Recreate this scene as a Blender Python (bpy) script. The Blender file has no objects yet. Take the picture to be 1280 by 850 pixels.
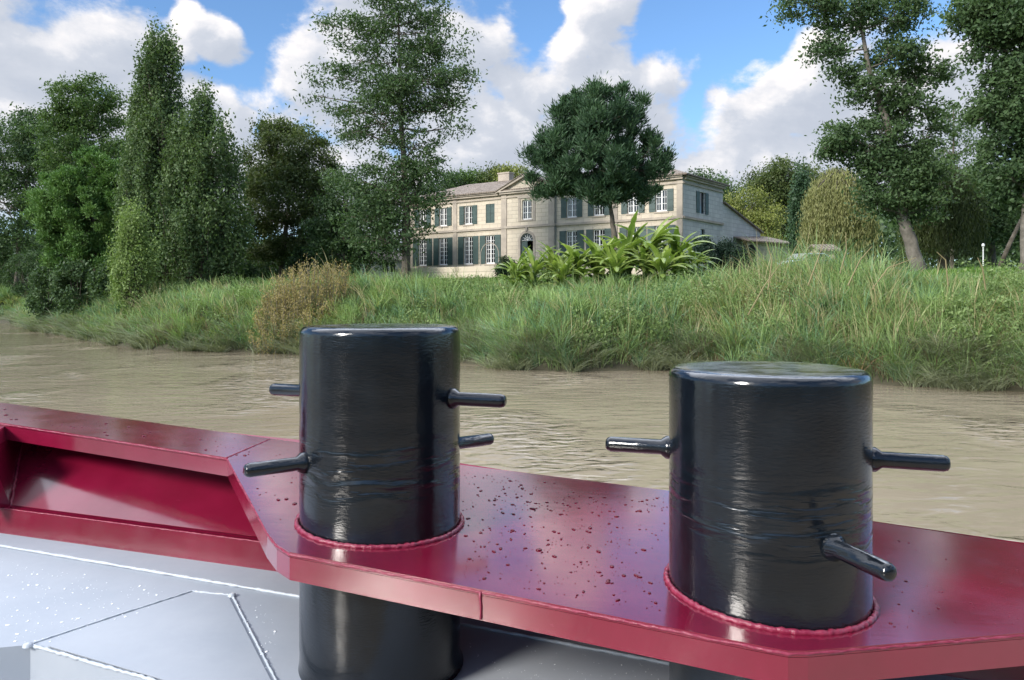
import bpy, bmesh, math, random
import numpy as np
from mathutils import Vector, Matrix
R = math.radians
random.seed(7); rng = np.random.default_rng(11)
scene = bpy.context.scene
COL = scene.collection

# ------------------------------------------------------------------ camera
EYE = 3.0; HY = 374.0; F = 925.0
cam_d = bpy.data.cameras.new('camera'); cam = bpy.data.objects.new('camera', cam_d); COL.objects.link(cam)
cam.location = (0, 0, EYE); cam.rotation_euler = (R(90), 0, 0)
cam_d.sensor_width = 36; cam_d.lens = F/1280*36; cam_d.shift_y = -(425-HY)/1280
cam_d.clip_start = 0.05; cam_d.clip_end = 5000
scene.camera = cam

# ------------------------------------------------------------------ light and sky
SUN_DIR = Vector((-0.68, -0.60, 0.50)).normalized()      # towards the sun
sun_el = math.asin(SUN_DIR.z); sun_az = math.atan2(SUN_DIR.x, SUN_DIR.y)
sd = bpy.data.lights.new('sun', 'SUN'); sd.energy = 1.7; sd.angle = R(14); sd.color = (1.0, 0.95, 0.88)
so = bpy.data.objects.new('sun', sd); COL.objects.link(so)
so.rotation_euler = (-SUN_DIR).to_track_quat('-Z', 'Y').to_euler(); so.location = (-20, -10, 30)
scene.view_settings.view_transform = 'Standard'; scene.view_settings.look = 'None'
scene.view_settings.exposure = 1.75; scene.view_settings.gamma = 1.0

world = bpy.data.worlds.new('World'); scene.world = world; world.use_nodes = True
nt = world.node_tree; nt.nodes.clear()

class NB:
    """tiny helper to write node maths"""
    def __init__(s, nt): s.nt = nt
    def n(s, t, **k):
        nd = s.nt.nodes.new(t)
        for a, b in k.items(): setattr(nd, a, b)
        return nd
    def put(s, sock, v):
        if hasattr(v, 'is_output') or isinstance(v, bpy.types.NodeSocket): s.nt.links.new(v, sock)
        else: sock.default_value = v
    def m(s, op, a, b=0.0, c=0.0, clamp=False):
        nd = s.n('ShaderNodeMath', operation=op); nd.use_clamp = clamp
        s.put(nd.inputs[0], a); s.put(nd.inputs[1], b); s.put(nd.inputs[2], c)
        return nd.outputs[0]
    def v(s, op, a, b=(0, 0, 0), scale=None):
        nd = s.n('ShaderNodeVectorMath', operation=op)
        s.put(nd.inputs[0], a); s.put(nd.inputs[1], b)
        if scale is not None: s.put(nd.inputs[3], scale)
        return nd.outputs['Value'] if op in ('LENGTH', 'DOT_PRODUCT') else nd.outputs[0]
    def smooth(s, x, lo, hi, a=0.0, b=1.0):
        nd = s.n('ShaderNodeMapRange', interpolation_type='SMOOTHSTEP')
        s.put(nd.inputs[0], x); nd.inputs[1].default_value = lo; nd.inputs[2].default_value = hi
        nd.inputs[3].default_value = a; nd.inputs[4].default_value = b
        return nd.outputs[0]
    def mix(s, f, a, b):
        nd = s.n('ShaderNodeMix', data_type='RGBA'); s.put(nd.inputs[0], f)
        s.put(nd.inputs[6], a if not isinstance(a, tuple) else (*a, 1) if len(a) == 3 else a)
        s.put(nd.inputs[7], b if not isinstance(b, tuple) else (*b, 1) if len(b) == 3 else b)
        return nd.outputs[2]
    def noise(s, vec, scale, detail=3.0, rough=0.5, dist=0.0):
        nd = s.n('ShaderNodeTexNoise'); s.put(nd.inputs['Vector'], vec)
        nd.inputs['Scale'].default_value = scale; nd.inputs['Detail'].default_value = detail
        nd.inputs['Roughness'].default_value = rough; nd.inputs['Distortion'].default_value = dist
        return nd.outputs[0]

CLOUDS = [  # azimuth/elevation taken from where the clouds stand: given as tangents (x/y, z/y) *925
 (70,75,170,75),(20,150,150,90),(165,125,110,55),(262,38,50,34),(200,60,50,30),(292,165,30,45),
 (372,95,52,90),(455,80,110,150),(570,50,70,60),(600,175,120,90),(742,25,50,55),(650,105,75,35),
 (770,118,90,55),(700,165,170,60),(826,95,48,35),
 (1000,120,95,62),(935,150,70,45),(985,195,130,55),(1080,150,100,110),(1200,130,150,150),(1330,90,120,140),
 (640,250,900,62),(350,225,300,50),(-120,120,160,120),(-60,10,120,60),
]
def build_sky():
    b = NB(nt)
    tc = b.n('ShaderNodeTexCoord'); dirv = b.v('NORMALIZE', tc.outputs['Generated'])
    gf = bpy.data.node_groups.new('cloud_field', 'ShaderNodeTree')
    gf.interface.new_socket('dir', in_out='INPUT', socket_type='NodeSocketVector')
    gf.interface.new_socket('field', in_out='OUTPUT', socket_type='NodeSocketFloat')
    g = NB(gf); gi = g.n('NodeGroupInput'); go = g.n('NodeGroupOutput')
    d = g.v('NORMALIZE', gi.outputs[0])
    sp = g.n('ShaderNodeSeparateXYZ'); gf.links.new(d, sp.inputs[0])
    az = g.m('ARCTAN2', sp.outputs[0], sp.outputs[1]); el = g.m('ARCSINE', sp.outputs[2])
    cb = g.n('ShaderNodeCombineXYZ'); gf.links.new(az, cb.inputs[0]); gf.links.new(el, cb.inputs[1])
    # warp the coordinates so that the banks lose their round outline
    wn = g.n('ShaderNodeTexNoise'); gf.links.new(d, wn.inputs['Vector']); wn.inputs['Scale'].default_value = 9.0
    wn.inputs['Detail'].default_value = 3
    wv = g.v('SCALE', g.v('SUBTRACT', wn.outputs['Color'], (.5, .5, .5)), scale=0.13)
    ae = g.v('ADD', cb.outputs[0], wv)
    ae = g.v('MULTIPLY', ae, (1, 1, 0))
    best = None
    for (px, py, rx, ry) in CLOUDS:
        a = math.atan((px-640)/F); e = math.atan((HY-py)/F*math.cos(a))
        k = math.cos(a)**2
        q = g.v('MULTIPLY', g.v('SUBTRACT', ae, (a, e, 0)), (F/(rx*k*1.0), F/(ry*math.cos(a)), 0))
        val = g.m('SUBTRACT', 1.0, g.m('POWER', g.v('LENGTH', q), 1.6))
        best = val if best is None else g.m('SMOOTH_MAX', best, val, 0.18)
    best = g.m('MAXIMUM', best, -0.75)
    # elsewhere in the sky: broken cloud
    away = g.m('MAXIMUM', g.smooth(g.m('ABSOLUTE', az), 0.72, 0.95), g.smooth(el, 0.50, 0.66))
    big = g.noise(d, 2.3, 2, 0.5)
    other = g.m('MULTIPLY_ADD', g.m('SUBTRACT', big, 0.5), 4.0, g.m('MULTIPLY_ADD', g.smooth(sp.outputs[2], .45, .6), g.smooth(sp.outputs[1], -.5, .3, 0, 1.0), -0.32))  # extra cloud added high in front, out of view, to feed water glints
    mx = g.n('ShaderNodeMix', data_type='FLOAT'); gf.links.new(away, mx.inputs[0]); gf.links.new(best, mx.inputs[2]); gf.links.new(other, mx.inputs[3])
    dn = g.v('MULTIPLY', d, (1, 1, 1.5))
    n1 = g.noise(dn, 9.0, 8, 0.60, 0.15)
    f = g.m('ADD', mx.outputs[0], g.m('MULTIPLY', g.m('SUBTRACT', n1, 0.5), 3.4))
    gf.links.new(f, go.inputs[0])
    def field(v):
        nd = nt.nodes.new('ShaderNodeGroup'); nd.node_tree = gf; nt.links.new(v, nd.inputs[0]); return nd.outputs[0]
    f0 = field(dirv)
    f1 = field(b.v('ADD', dirv, (-0.022, 0.0, 0.026)))
    alpha = b.smooth(f0, -0.24, 0.42)
    lit = b.m('MULTIPLY_ADD', b.m('SUBTRACT', f0, f1), 0.62, 0.36, clamp=True)
    thick = b.smooth(f0, 0.15, 1.1)
    lit = b.m('SUBTRACT', lit, b.m('MULTIPLY', thick, 0.22), clamp=True)
    sky = b.n('ShaderNodeTexSky', sky_type='NISHITA'); sky.sun_disc = False
    sky.sun_elevation = sun_el; sky.sun_rotation = sun_az; sky.air_density = 1.0; sky.dust_density = 0.6; sky.ozone_density = 2.5
    skyc = b.v('MULTIPLY', sky.outputs[0], (0.45, 0.55, 0.64))
    cr = b.n('ShaderNodeValToRGB'); nt.links.new(lit, cr.inputs[0])
    e = cr.color_ramp.elements; K = 10.0
    e[0].position = 0.0; e[0].color = (1.7/K, 1.85/K, 2.15/K, 1)
    e[1].position = 1.0; e[1].color = (3.6/K, 3.4/K, 3.28/K, 1)
    m_ = e.new(0.40); m_.color = (2.0/K, 2.12/K, 2.38/K, 1)
    m_ = e.new(0.66); m_.color = (2.7/K, 2.7/K, 2.82/K, 1)
    sz = b.n('ShaderNodeSeparateXYZ'); nt.links.new(dirv, sz.inputs[0])
    cl = b.v('SCALE', cr.outputs[0], scale=b.m('MULTIPLY', b.m('MULTIPLY', b.smooth(sz.outputs[2], .41, .62, 1.0, 3.2), b.m('ADD', 1.0, b.m('MULTIPLY', b.smooth(sz.outputs[2], .41, .55), b.smooth(sz.outputs[1], .2, .6)))), K))   # out-of-view cloud overhead, boosted most in front, adds water glints and fill
    sep = b.n('ShaderNodeSeparateXYZ'); nt.links.new(dirv, sep.inputs[0])
    col = b.mix(b.m('MULTIPLY', alpha, b.smooth(sep.outputs[2], -0.02, 0.02)), skyc, cl)
    bg = b.n('ShaderNodeBackground'); bg.inputs[1].default_value = 0.1; nt.links.new(col, bg.inputs[0])
    out = b.n('ShaderNodeOutputWorld'); nt.links.new(bg.outputs[0], out.inputs[0])
build_sky()

# ------------------------------------------------------------------ helpers
def W(px, py, d):
    return Vector(((px-640)/F*d, d, EYE+(HY-py)/F*d))
def tag(o, label=None, cat=None, group=None, kind=None):
    if label: o['label'] = label
    if cat: o['category'] = cat
    if group: o['group'] = group
    if kind: o['kind'] = kind
    return o
def empty(name, loc=(0, 0, 0), label=None, cat=None, group=None):
    o = bpy.data.objects.new(name, None); COL.objects.link(o); o.location = loc; o.empty_display_size = .2
    return tag(o, label, cat, group)
def link(name, me, mat, parent=None):
    o = bpy.data.objects.new(name, me); COL.objects.link(o)
    if mat: me.materials.append(mat)
    if parent:
        o.parent = parent
        bpy.context.view_layer.update()
        o.matrix_parent_inverse = parent.matrix_world.inverted()
    return o
def mesh_py(name, vs, fs, mat, parent=None, smooth=False, uvs=None):
    me = bpy.data.meshes.new(name); me.from_pydata([tuple(v) for v in vs], [], fs)
    if uvs is not None:
        l = me.uv_layers.new(name='UVMap')
        for lp in me.loops: l.data[lp.index].uv = uvs[lp.vertex_index]
    if smooth: me.polygons.foreach_set('use_smooth', [True]*len(me.polygons))
    me.update()
    return link(name, me, mat, parent)
def mesh_np(name, V, Q, mat, parent=None, tone=None, smooth=False):
    me = bpy.data.meshes.new(name); n = len(V); q, k = Q.shape
    me.vertices.add(n); me.vertices.foreach_set('co', V.astype(np.float32).ravel())
    me.loops.add(q*k); me.loops.foreach_set('vertex_index', Q.astype(np.int32).ravel())
    me.polygons.add(q); me.polygons.foreach_set('loop_start', np.arange(0, q*k, k, dtype=np.int32))
    if tone is not None:
        a = me.attributes.new('tone', 'FLOAT', 'POINT'); a.data.foreach_set('value', tone.astype(np.float32))
    me.update(calc_edges=True)
    me.polygons.foreach_set('use_smooth', np.full(q, smooth))
    return link(name, me, mat, parent)
class MB:
    """collects boxes, prisms and tubes into one mesh"""
    def __init__(s): s.v = []; s.f = []
    def add(s, vs, fs):
        o = len(s.v); s.v += [tuple(v) for v in vs]; s.f += [tuple(i+o for i in f) for f in fs]
    def box(s, o, X, Y, Z):          # corner + three edge vectors
        o, X, Y, Z = Vector(o), Vector(X), Vector(Y), Vector(Z)
        vs = [o, o+X, o+X+Y, o+Y, o+Z, o+X+Z, o+X+Y+Z, o+Y+Z]
        s.add(vs, [(0, 3, 2, 1), (4, 5, 6, 7), (0, 1, 5, 4), (1, 2, 6, 5), (2, 3, 7, 6), (3, 0, 4, 7)])
    def prism(s, pts, off):          # polygon pushed along off
        n = len(pts); pts = [Vector(p) for p in pts]; off = Vector(off)
        s.add(pts+[p+off for p in pts], [tuple(range(n))[::-1], tuple(range(n, 2*n))] +
              [(i, (i+1) % n, n+(i+1) % n, n+i) for i in range(n)])
    def tube(s, pts, rad, seg=8, cap=True):
        pts = [Vector(p) for p in pts]; n = len(pts)
        if not hasattr(rad, '__len__'): rad = [rad]*n
        vs = []; ref = None
        for i, p in enumerate(pts):
            t = (pts[min(i+1, n-1)]-pts[max(i-1, 0)]).normalized()
            if ref is None: ref = t.orthogonal().normalized()
            ref = (ref - t*ref.dot(t)).normalized(); b = t.cross(ref)
            for k in range(seg):
                a = 2*math.pi*k/seg; vs.append(p+(ref*math.cos(a)+b*math.sin(a))*rad[i])
        fs = [(i*seg+k, i*seg+(k+1) % seg, (i+1)*seg+(k+1) % seg, (i+1)*seg+k) for i in range(n-1) for k in range(seg)]
        if cap: fs += [tuple(range(seg))[::-1], tuple(range((n-1)*seg, n*seg))]
        s.add(vs, fs)
    def lathe(s, prof, c, seg=64):   # prof: (r, z)
        c = Vector(c); vs = []
        for r, z in prof:
            for k in range(seg):
                a = 2*math.pi*k/seg; vs.append(c+Vector((r*math.cos(a), r*math.sin(a), z)))
        n = len(prof)
        fs = [(i*seg+k, i*seg+(k+1) % seg, (i+1)*seg+(k+1) % seg, (i+1)*seg+k) for i in range(n-1) for k in range(seg)]
        fs.append(tuple(range((n-1)*seg, n*seg)))
        s.add(vs, fs)
    def build(s, name, mat, parent=None, smooth=False, bevel=0, seg=2):
        o = mesh_py(name, s.v, s.f, mat, parent, smooth)
        if bevel:
            m = o.modifiers.new('bevel', 'BEVEL'); m.width = bevel; m.segments = seg; m.limit_method = 'ANGLE'; m.angle_limit = R(35)
        return o

# ------------------------------------------------------------------ materials
def new_mat(name):
    m = bpy.data.materials.new(name); m.use_nodes = True; m.node_tree.nodes.clear()
    b = NB(m.node_tree); out = b.n('ShaderNodeOutputMaterial'); p = b.n('ShaderNodeBsdfPrincipled')
    m.node_tree.links.new(p.outputs[0], out.inputs[0])
    return m, b, p, out
def bump(b, p, h, strength, dist):
    bp = b.n('ShaderNodeBump'); bp.inputs['Strength'].default_value = strength; bp.inputs['Distance'].default_value = dist
    b.put(bp.inputs['Height'], h); b.nt.links.new(bp.outputs[0], p.inputs['Normal']); return bp
def simple(name, c1, c2, scale=4, rough=0.6, bs=0.0, bd=0.01, detail=5, coat=0, bscale=None, metal=0, obj=False):
    m, b, p, _ = new_mat(name); g = b.n('ShaderNodeNewGeometry'); pos = g.outputs['Position']
    f = b.smooth(b.noise(pos, scale, detail, .6), .3, .7)
    b.put(p.inputs['Base Color'], b.mix(f, c1, c2)); p.inputs['Roughness'].default_value = rough
    p.inputs['Metallic'].default_value = metal
    p.inputs['Coat Weight'].default_value = coat; p.inputs['Coat Roughness'].default_value = .05
    if bs: bump(b, p, b.noise(pos, bscale or scale*4, 4, .6), bs, bd)
    return m
def leaf_mat(name, dark, light, trans=0.3, rough=0.5, spec=0.2):
    m, b, p, out = new_mat(name)
    at = b.n('ShaderNodeAttribute', attribute_name='tone')
    g = b.n('ShaderNodeNewGeometry'); big = b.smooth(b.noise(g.outputs['Position'], .5, 2), .3, .7)
    f = b.m('ADD', b.m('MULTIPLY', at.outputs['Fac'], .75), b.m('MULTIPLY', big, .25), clamp=True)
    c = b.mix(f, dark, light)
    b.put(p.inputs['Base Color'], c); p.inputs['Roughness'].default_value = rough; p.inputs['Specular IOR Level'].default_value = spec
    t = b.n('ShaderNodeBsdfTranslucent'); b.put(t.inputs[0], b.v('MULTIPLY', c, (1.1, 1.25, .6)))
    mx = b.n('ShaderNodeMixShader'); mx.inputs[0].default_value = trans
    b.nt.links.new(p.outputs[0], mx.inputs[1]); b.nt.links.new(t.outputs[0], mx.inputs[2]); b.nt.links.new(mx.outputs[0], out.inputs[0])
    return m

def red_paint():
    m, b, p, _ = new_mat('crimson_enamel'); g = b.n('ShaderNodeNewGeometry'); pos = g.outputs['Position']
    f = b.smooth(b.noise(pos, 3.0, 4, .6), .35, .7)
    c = b.mix(f, (.135, .004, .020), (.17, .006, .028))
    scr = b.smooth(b.noise(b.v('MULTIPLY', pos, (3, 9, 9)), 6, 6, .7), .66, .74)
    c = b.mix(b.m('MULTIPLY', scr, .35), c, (.30, .04, .09))
    b.put(p.inputs['Base Color'], c)
    b.put(p.inputs['Roughness'], b.smooth(b.noise(pos, 7, 4, .6), .3, .75, .10, .26))
    p.inputs['Coat Weight'].default_value = 1; p.inputs['Coat Roughness'].default_value = .13; p.inputs['Coat IOR'].default_value = 1.6
    h = b.m('ADD', b.m('MULTIPLY', b.noise(b.v('MULTIPLY', pos, (5, 22, 20)), 1.6, 4, .5), .7), b.m('MULTIPLY', b.noise(pos, 4, 2), .8))
    bump(b, p, h, .22, .003)
    return m
def black_paint():
    m, b, p, _ = new_mat('black_enamel'); g = b.n('ShaderNodeNewGeometry'); pos = g.outputs['Position']
    f = b.smooth(b.noise(pos, 8, 5, .7), .35, .75)
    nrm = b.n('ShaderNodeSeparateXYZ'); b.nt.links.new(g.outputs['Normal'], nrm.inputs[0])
    top_sheen = b.m('MULTIPLY', b.smooth(nrm.outputs[2], .93, .99), b.smooth(b.noise(b.v('MULTIPLY', pos, (1, 1.6, 1)), 16, 5, .65), .40, .56))   # sky sheen of the wet flat top, painted as pale patches
    b.put(p.inputs['Base Color'], b.mix(b.m('MULTIPLY', top_sheen, .8), b.mix(f, (.003, .0045, .007), (.006, .009, .013)), (.17, .19, .21)))
    b.put(p.inputs['Roughness'], b.smooth(b.noise(pos, 11, 5, .7), .3, .7, .06, .17))
    sp = b.n('ShaderNodeSeparateXYZ'); b.nt.links.new(pos, sp.inputs[0])
    dz = b.m('ADD', b.m('MULTIPLY', b.noise(pos, 5, 2), .09), sp.outputs[2])      # wandering rope grooves
    rings = b.m('SINE', b.m('MULTIPLY', dz, 150))
    band = b.m('MULTIPLY', b.smooth(dz, 2.50, 2.56), b.smooth(dz, 2.70, 2.62))
    patch = b.smooth(b.noise(b.v('MULTIPLY', pos, (3, 3, 22)), 2.2, 3), .45, .62)
    h1 = b.m('MULTIPLY', b.m('MULTIPLY', rings, band), b.m('MULTIPLY', patch, .9))
    h2 = b.m('MULTIPLY', b.noise(b.v('MULTIPLY', pos, (1, 1, 3.5)), 60, 3, .6), .6)
    h3 = b.m('MULTIPLY', b.noise(pos, 14, 3), .8)
    bump(b, p, b.m('ADD', b.m('MULTIPLY', h1, 2.2), b.m('ADD', h2, h3)), .36, .0032)
    p.inputs['Coat Weight'].default_value = .15; p.inputs['Coat Roughness'].default_value = .08
    return m
def deck_paint():
    m, b, p, _ = new_mat('pale_grey_deck_paint'); g = b.n('ShaderNodeNewGeometry'); pos = g.outputs['Position']
    f = b.smooth(b.noise(pos, 2.2, 4, .6), .3, .7)
    c = b.mix(f, (.275, .305, .345), (.315, .34, .375))
    st = b.smooth(b.noise(pos, 9, 6, .7), .62, .8)
    b.put(p.inputs['Base Color'], b.mix(b.m('MULTIPLY', st, .3), c, (.30, .31, .31)))
    b.put(p.inputs['Roughness'], b.smooth(b.noise(pos, 9, 5, .7), .3, .7, .50, .72))
    bump(b, p, b.noise(pos, 40, 4, .6), .15, .002)
    return m
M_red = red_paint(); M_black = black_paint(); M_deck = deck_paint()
M_weld = simple('crimson_weld_bead', (.17, .008, .03), (.24, .03, .06), 60, .25, .8, .004, bscale=110)
M_weldw = simple('white_weld_bead', (.36, .40, .44), (.42, .455, .49), 60, .35, .6, .003, bscale=90)
def water_drop(name, col):
    m, b, p, _ = new_mat(name); p.inputs['Base Color'].default_value = (*col, 1); p.inputs['Roughness'].default_value = .02; p.inputs['IOR'].default_value = 1.33
    return m
M_drop = water_drop('rain_water_over_crimson', (.075, .002, .010)); M_dropw = water_drop('rain_water_over_grey', (.85, .88, .9))

def river_mat():
    m, b, p, out = new_mat('silty_river_water'); g = b.n('ShaderNodeNewGeometry'); pos = g.outputs['Position']
    f = b.smooth(b.noise(b.v('MULTIPLY', pos, (.10, .25, 1)), 1.0, 4, .6), .3, .7)
    b.put(p.inputs['Base Color'], b.mix(f, (.235, .195, .137), (.275, .23, .163)))
    p.inputs['Roughness'].default_value = .03; p.inputs['IOR'].default_value = 1.36
    w1 = b.noise(b.v('MULTIPLY', pos, (.9, 1.7, 1)), 1.1, 2, .5, .4)
    w2 = b.noise(b.v('MULTIPLY', pos, (1.5, 2.3, 1)), 1.15, 2, .45, .5)
    w3 = b.noise(b.v('MULTIPLY', pos, (.25, .35, 1)), 1, 2)
    gust = b.smooth(b.noise(b.v('MULTIPLY', pos, (.16, .10, 1)), 1.0, 2), .48, .59, .12, 2.6)
    h = b.m('ADD', b.m('MULTIPLY', w1, .6), b.m('MULTIPLY', b.m('MULTIPLY', w2, gust), .75))
    h = b.m('ADD', h, b.m('MULTIPLY', w3, .5))
    bp = bump(b, p, h, 1.0, .07)
    # silt scatters light inside the water, so only the mirror layer follows the ripples
    df = b.n('ShaderNodeBsdfDiffuse'); b.nt.links.new(p.inputs['Base Color'].links[0].from_socket, df.inputs[0])
    gl = b.n('ShaderNodeBsdfGlossy'); gl.inputs['Roughness'].default_value = .04; b.nt.links.new(bp.outputs[0], gl.inputs['Normal'])
    fr = b.n('ShaderNodeFresnel'); fr.inputs[0].default_value = 1.34; b.nt.links.new(bp.outputs[0], fr.inputs['Normal'])
    mx = b.n('ShaderNodeMixShader'); b.nt.links.new(fr.outputs[0], mx.inputs[0]); b.nt.links.new(df.outputs[0], mx.inputs[1]); b.nt.links.new(gl.outputs[0], mx.inputs[2]); b.nt.links.new(mx.outputs[0], out.inputs[0])
    return m
M_river = river_mat()
M_soil = simple('bank_soil', (.05, .045, .022), (.09, .075, .04), 1.2, .9, .5, .05)
def ground_mat():
    m, b, p, _ = new_mat('meadow_ground'); g = b.n('ShaderNodeNewGeometry'); pos = g.outputs['Position']
    f = b.smooth(b.noise(pos, .35, 5, .6), .35, .65)
    c = b.mix(f, (.045, .085, .018), (.09, .14, .03))
    sp = b.n('ShaderNodeSeparateXYZ'); b.nt.links.new(pos, sp.inputs[0])
    b.put(p.inputs['Base Color'], b.mix(b.smooth(b.m('ADD', sp.outputs[2], b.noise(pos, .8, 3)), 2.6, 4.0), (.055, .05, .028), c))
    p.inputs['Roughness'].default_value = .95
    bump(b, p, b.noise(pos, 6, 5, .7), .8, .08)
    return m
M_ground = ground_mat()
M_bark = simple('tree_bark', (.055, .045, .032), (.13, .11, .085), 3, .9, .8, .05, bscale=9)
M_barkl = simple('pale_bark', (.085, .075, .06), (.17, .15, .125), 2.5, .9, .6, .04, bscale=8)

# ------------------------------------------------------------------ terrain and river
BANK = np.array([(300,-250),(120,-60),(60,-15),(30,13),(16.4,24.2),(12.6,26.2),(6.7,31.4),(1.9,30.6),(-.5,32.2),(-3.0,36.2),
 (-11.5,40.3),(-14.8,41.8),(-20.8,43.8),(-24.8,47),(-33.5,57),(-45.5,70.5),(-68.5,100),(-110,110),(-190,118),(-420,150),(-1500,400)], float)
def bank_dist(P):
    best = np.full(len(P), 1e9); sg = np.ones(len(P))
    for i in range(len(BANK)-1):
        a = BANK[i]; d = BANK[i+1]-a; L = np.hypot(*d); u = d/L; r = P-a
        t = np.clip(r@u, 0, L); q = r - t[:, None]*u; dd = np.hypot(q[:, 0], q[:, 1])
        s = r[:, 0]*u[1] - r[:, 1]*u[0]
        m = dd < best; best[m] = dd[m]; sg[m] = np.sign(s[m])
    return best*sg
def nz(x, y):   # smooth pseudo noise
    return (np.sin(x*.9+1.3)*np.cos(y*.7+.4)+np.sin(x*.37-y*.53+2)+.5*np.sin(x*2.1+y*1.7))/2.5
def ground_z(P):
    s = bank_dist(P); n = nz(P[:, 0], P[:, 1])
    z = np.interp(s, [-30, -4, 0, 1.0, 3, 6, 20, 35, 200], [-3, -1.6, -.05, .85, 2.3, 3.1, 4.45, 5.0, 5.4])
    return z + n*np.interp(s, [-1, 1, 5, 30], [0, .10, .22, .12])
def terrain():
    xs = np.concatenate([-np.geomspace(1500, 62, 26), np.arange(-60, 45, .8), np.geomspace(46, 1500, 26)])
    ys = np.concatenate([np.linspace(-300, 8, 12), np.arange(10, 100, .8), np.geomspace(102, 2600, 34)])
    X, Y = np.meshgrid(xs, ys); P = np.stack([X.ravel(), Y.ravel()], 1); Z = ground_z(P)
    V = np.column_stack([P, Z]); nx = len(xs); ny = len(ys)
    i, j = np.meshgrid(np.arange(nx-1), np.arange(ny-1)); a = (j*nx+i).ravel()
    Q = np.stack([a, a+1, a+nx+1, a+nx], 1)
    o = mesh_np('ground', V, Q, M_ground, smooth=True); tag(o, kind='structure')
terrain()
o = mesh_py('river', [(-1500, -300, 0), (1500, -300, 0), (1500, 2600, 0), (-1500, 2600, 0)], [(0, 1, 2, 3)], M_river); tag(o, kind='structure')

# ------------------------------------------------------------------ foliage tools
def unit(v): return v/np.maximum(np.linalg.norm(v, axis=1, keepdims=True), 1e-9)
def leaf_quads(C, D, size, aspect, tone, roll=None):
    """one folded diamond per leaf: centre C, long axis D"""
    n = len(C); D = unit(D); r = rng.normal(size=(n, 3)); S = unit(np.cross(D, r))
    size = np.broadcast_to(size, (n,))[:, None]
    a = C-D*size*.5; t = C+D*size*.5; l = C+S*size*aspect*.5; q = C-S*size*aspect*.5
    V = np.stack([a, l, t, q], 1).reshape(-1, 3); Q = np.arange(4*n).reshape(n, 4)
    return V, Q, np.repeat(tone, 4)
def in_lobe(n, c, r, shell=.55):
    d = unit(rng.normal(size=(n, 3))); k = rng.random(n)**(1/3.)
    k = shell*(.55+.45*rng.random(n)) + (1-shell)*k if shell else k
    return c + d*np.clip(k, 0, 1)[:, None]*r
DENS = 1.7; LSC = 1.02
def tree(name, label, cat, base, trunk, lobes, d, mat, bark, nclump=120, clump_r=.9, per=160, leaf=.28, aspect=.5,
         up=0.0, flat=.7, trunk_r=.35, group=None, droop=0.0, shell=.6, limbs=True, radial=0.0, depthk=1.0, twig=.035, tonek=.5):
    """trunk: list of (px,py) seen at distance d; lobes: (px,py,rx,ry[,dy]) in the same scale, round in depth"""
    T = [W(px, py, d) for px, py in trunk]
    T[0].z = base if base is not None else T[0].z
    root = empty(name, tuple(T[0]), label, cat, group)
    mb = MB(); n = len(T)
    # smooth the trunk
    pts = []; 
    for i in range(n-1):
        for k in range(4):
            t = k/4; p = T[i].lerp(T[i+1], t); pts.append(p+Vector((random.uniform(-1, 1), random.uniform(-1, 1), 0))*trunk_r*.12)
    pts.append(T[-1]); m = len(pts)
    rad = [trunk_r*(1-.85*(i/(m-1)))*(1.35 if i == 0 else 1) for i in range(m)]
    mb.tube(pts, rad, 9)
    vol = np.array([l[2]*l[3]*(l[2]) for l in lobes], float)**.75; cnt = np.maximum(2, (nclump*vol/vol.sum()).astype(int))
    CL = []; 
    for l, c in zip(lobes, cnt):
        k = d/F; dy = l[4] if len(l) > 4 else 0
        cen = W(l[0], l[1], d); cen.y += dy
        r = np.array([l[2]*k, l[2]*k*depthk, l[3]*k])
        P = in_lobe(c, np.array(cen), r, shell); CL.append(P)
        if limbs:
            zc = [abs(p.z-(cen.z-r[2]*.6)) for p in pts]; j = min(range(m), key=lambda i: zc[i])
            s = pts[j]; mid = s.lerp(cen, .5)+Vector((0, 0, -.08*(cen-s).length))
            lr = max(rad[j]*.5, twig*2)
            mb.tube([s, s.lerp(mid, .5), mid, mid.lerp(cen, .6), cen], [lr, lr*.8, lr*.65, lr*.5, lr*.3], 6)
            for p in P[::2]:
                p = Vector(p); s2 = mid.lerp(cen, random.uniform(.1, 1)); q = s2.lerp(p, .5)+Vector((random.uniform(-.3, .3), random.uniform(-.3, .3), random.uniform(-.2, .3)))
                mb.tube([s2, q, p], [lr*.32, twig, twig*.4], 4, cap=False)
    mb.build('trunk', bark, root, smooth=True)
    CL = np.concatenate(CL); nc = len(CL); ct = rng.random(nc)
    cr = clump_r*(.6+.8*rng.random(nc))
    per = int(per*DENS); leaf = leaf*LSC; idx = np.repeat(np.arange(nc), per)
    off = rng.normal(size=(len(idx), 3))*.5; off[:, 2] *= flat
    if droop: off[:, 2] -= np.abs(rng.normal(size=len(idx)))*droop; off[:, :2] *= .45
    C = CL[idx]+off*cr[idx][:, None]
    D = rng.normal(size=C.shape)
    if radial: D = D*(1-radial)+unit(off)*radial*2
    D[:, 2] = D[:, 2]*(1-abs(up)) + up*2.2
    tone = np.clip(tonek*ct[idx]+(1-tonek)*rng.random(len(idx)), 0, 1)
    V, Q, t4 = leaf_quads(C, D, leaf*(.6+.8*rng.random(len(C))), aspect, tone)
    mesh_np('crown', V, Q, mat, root, t4)
    return root

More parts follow.
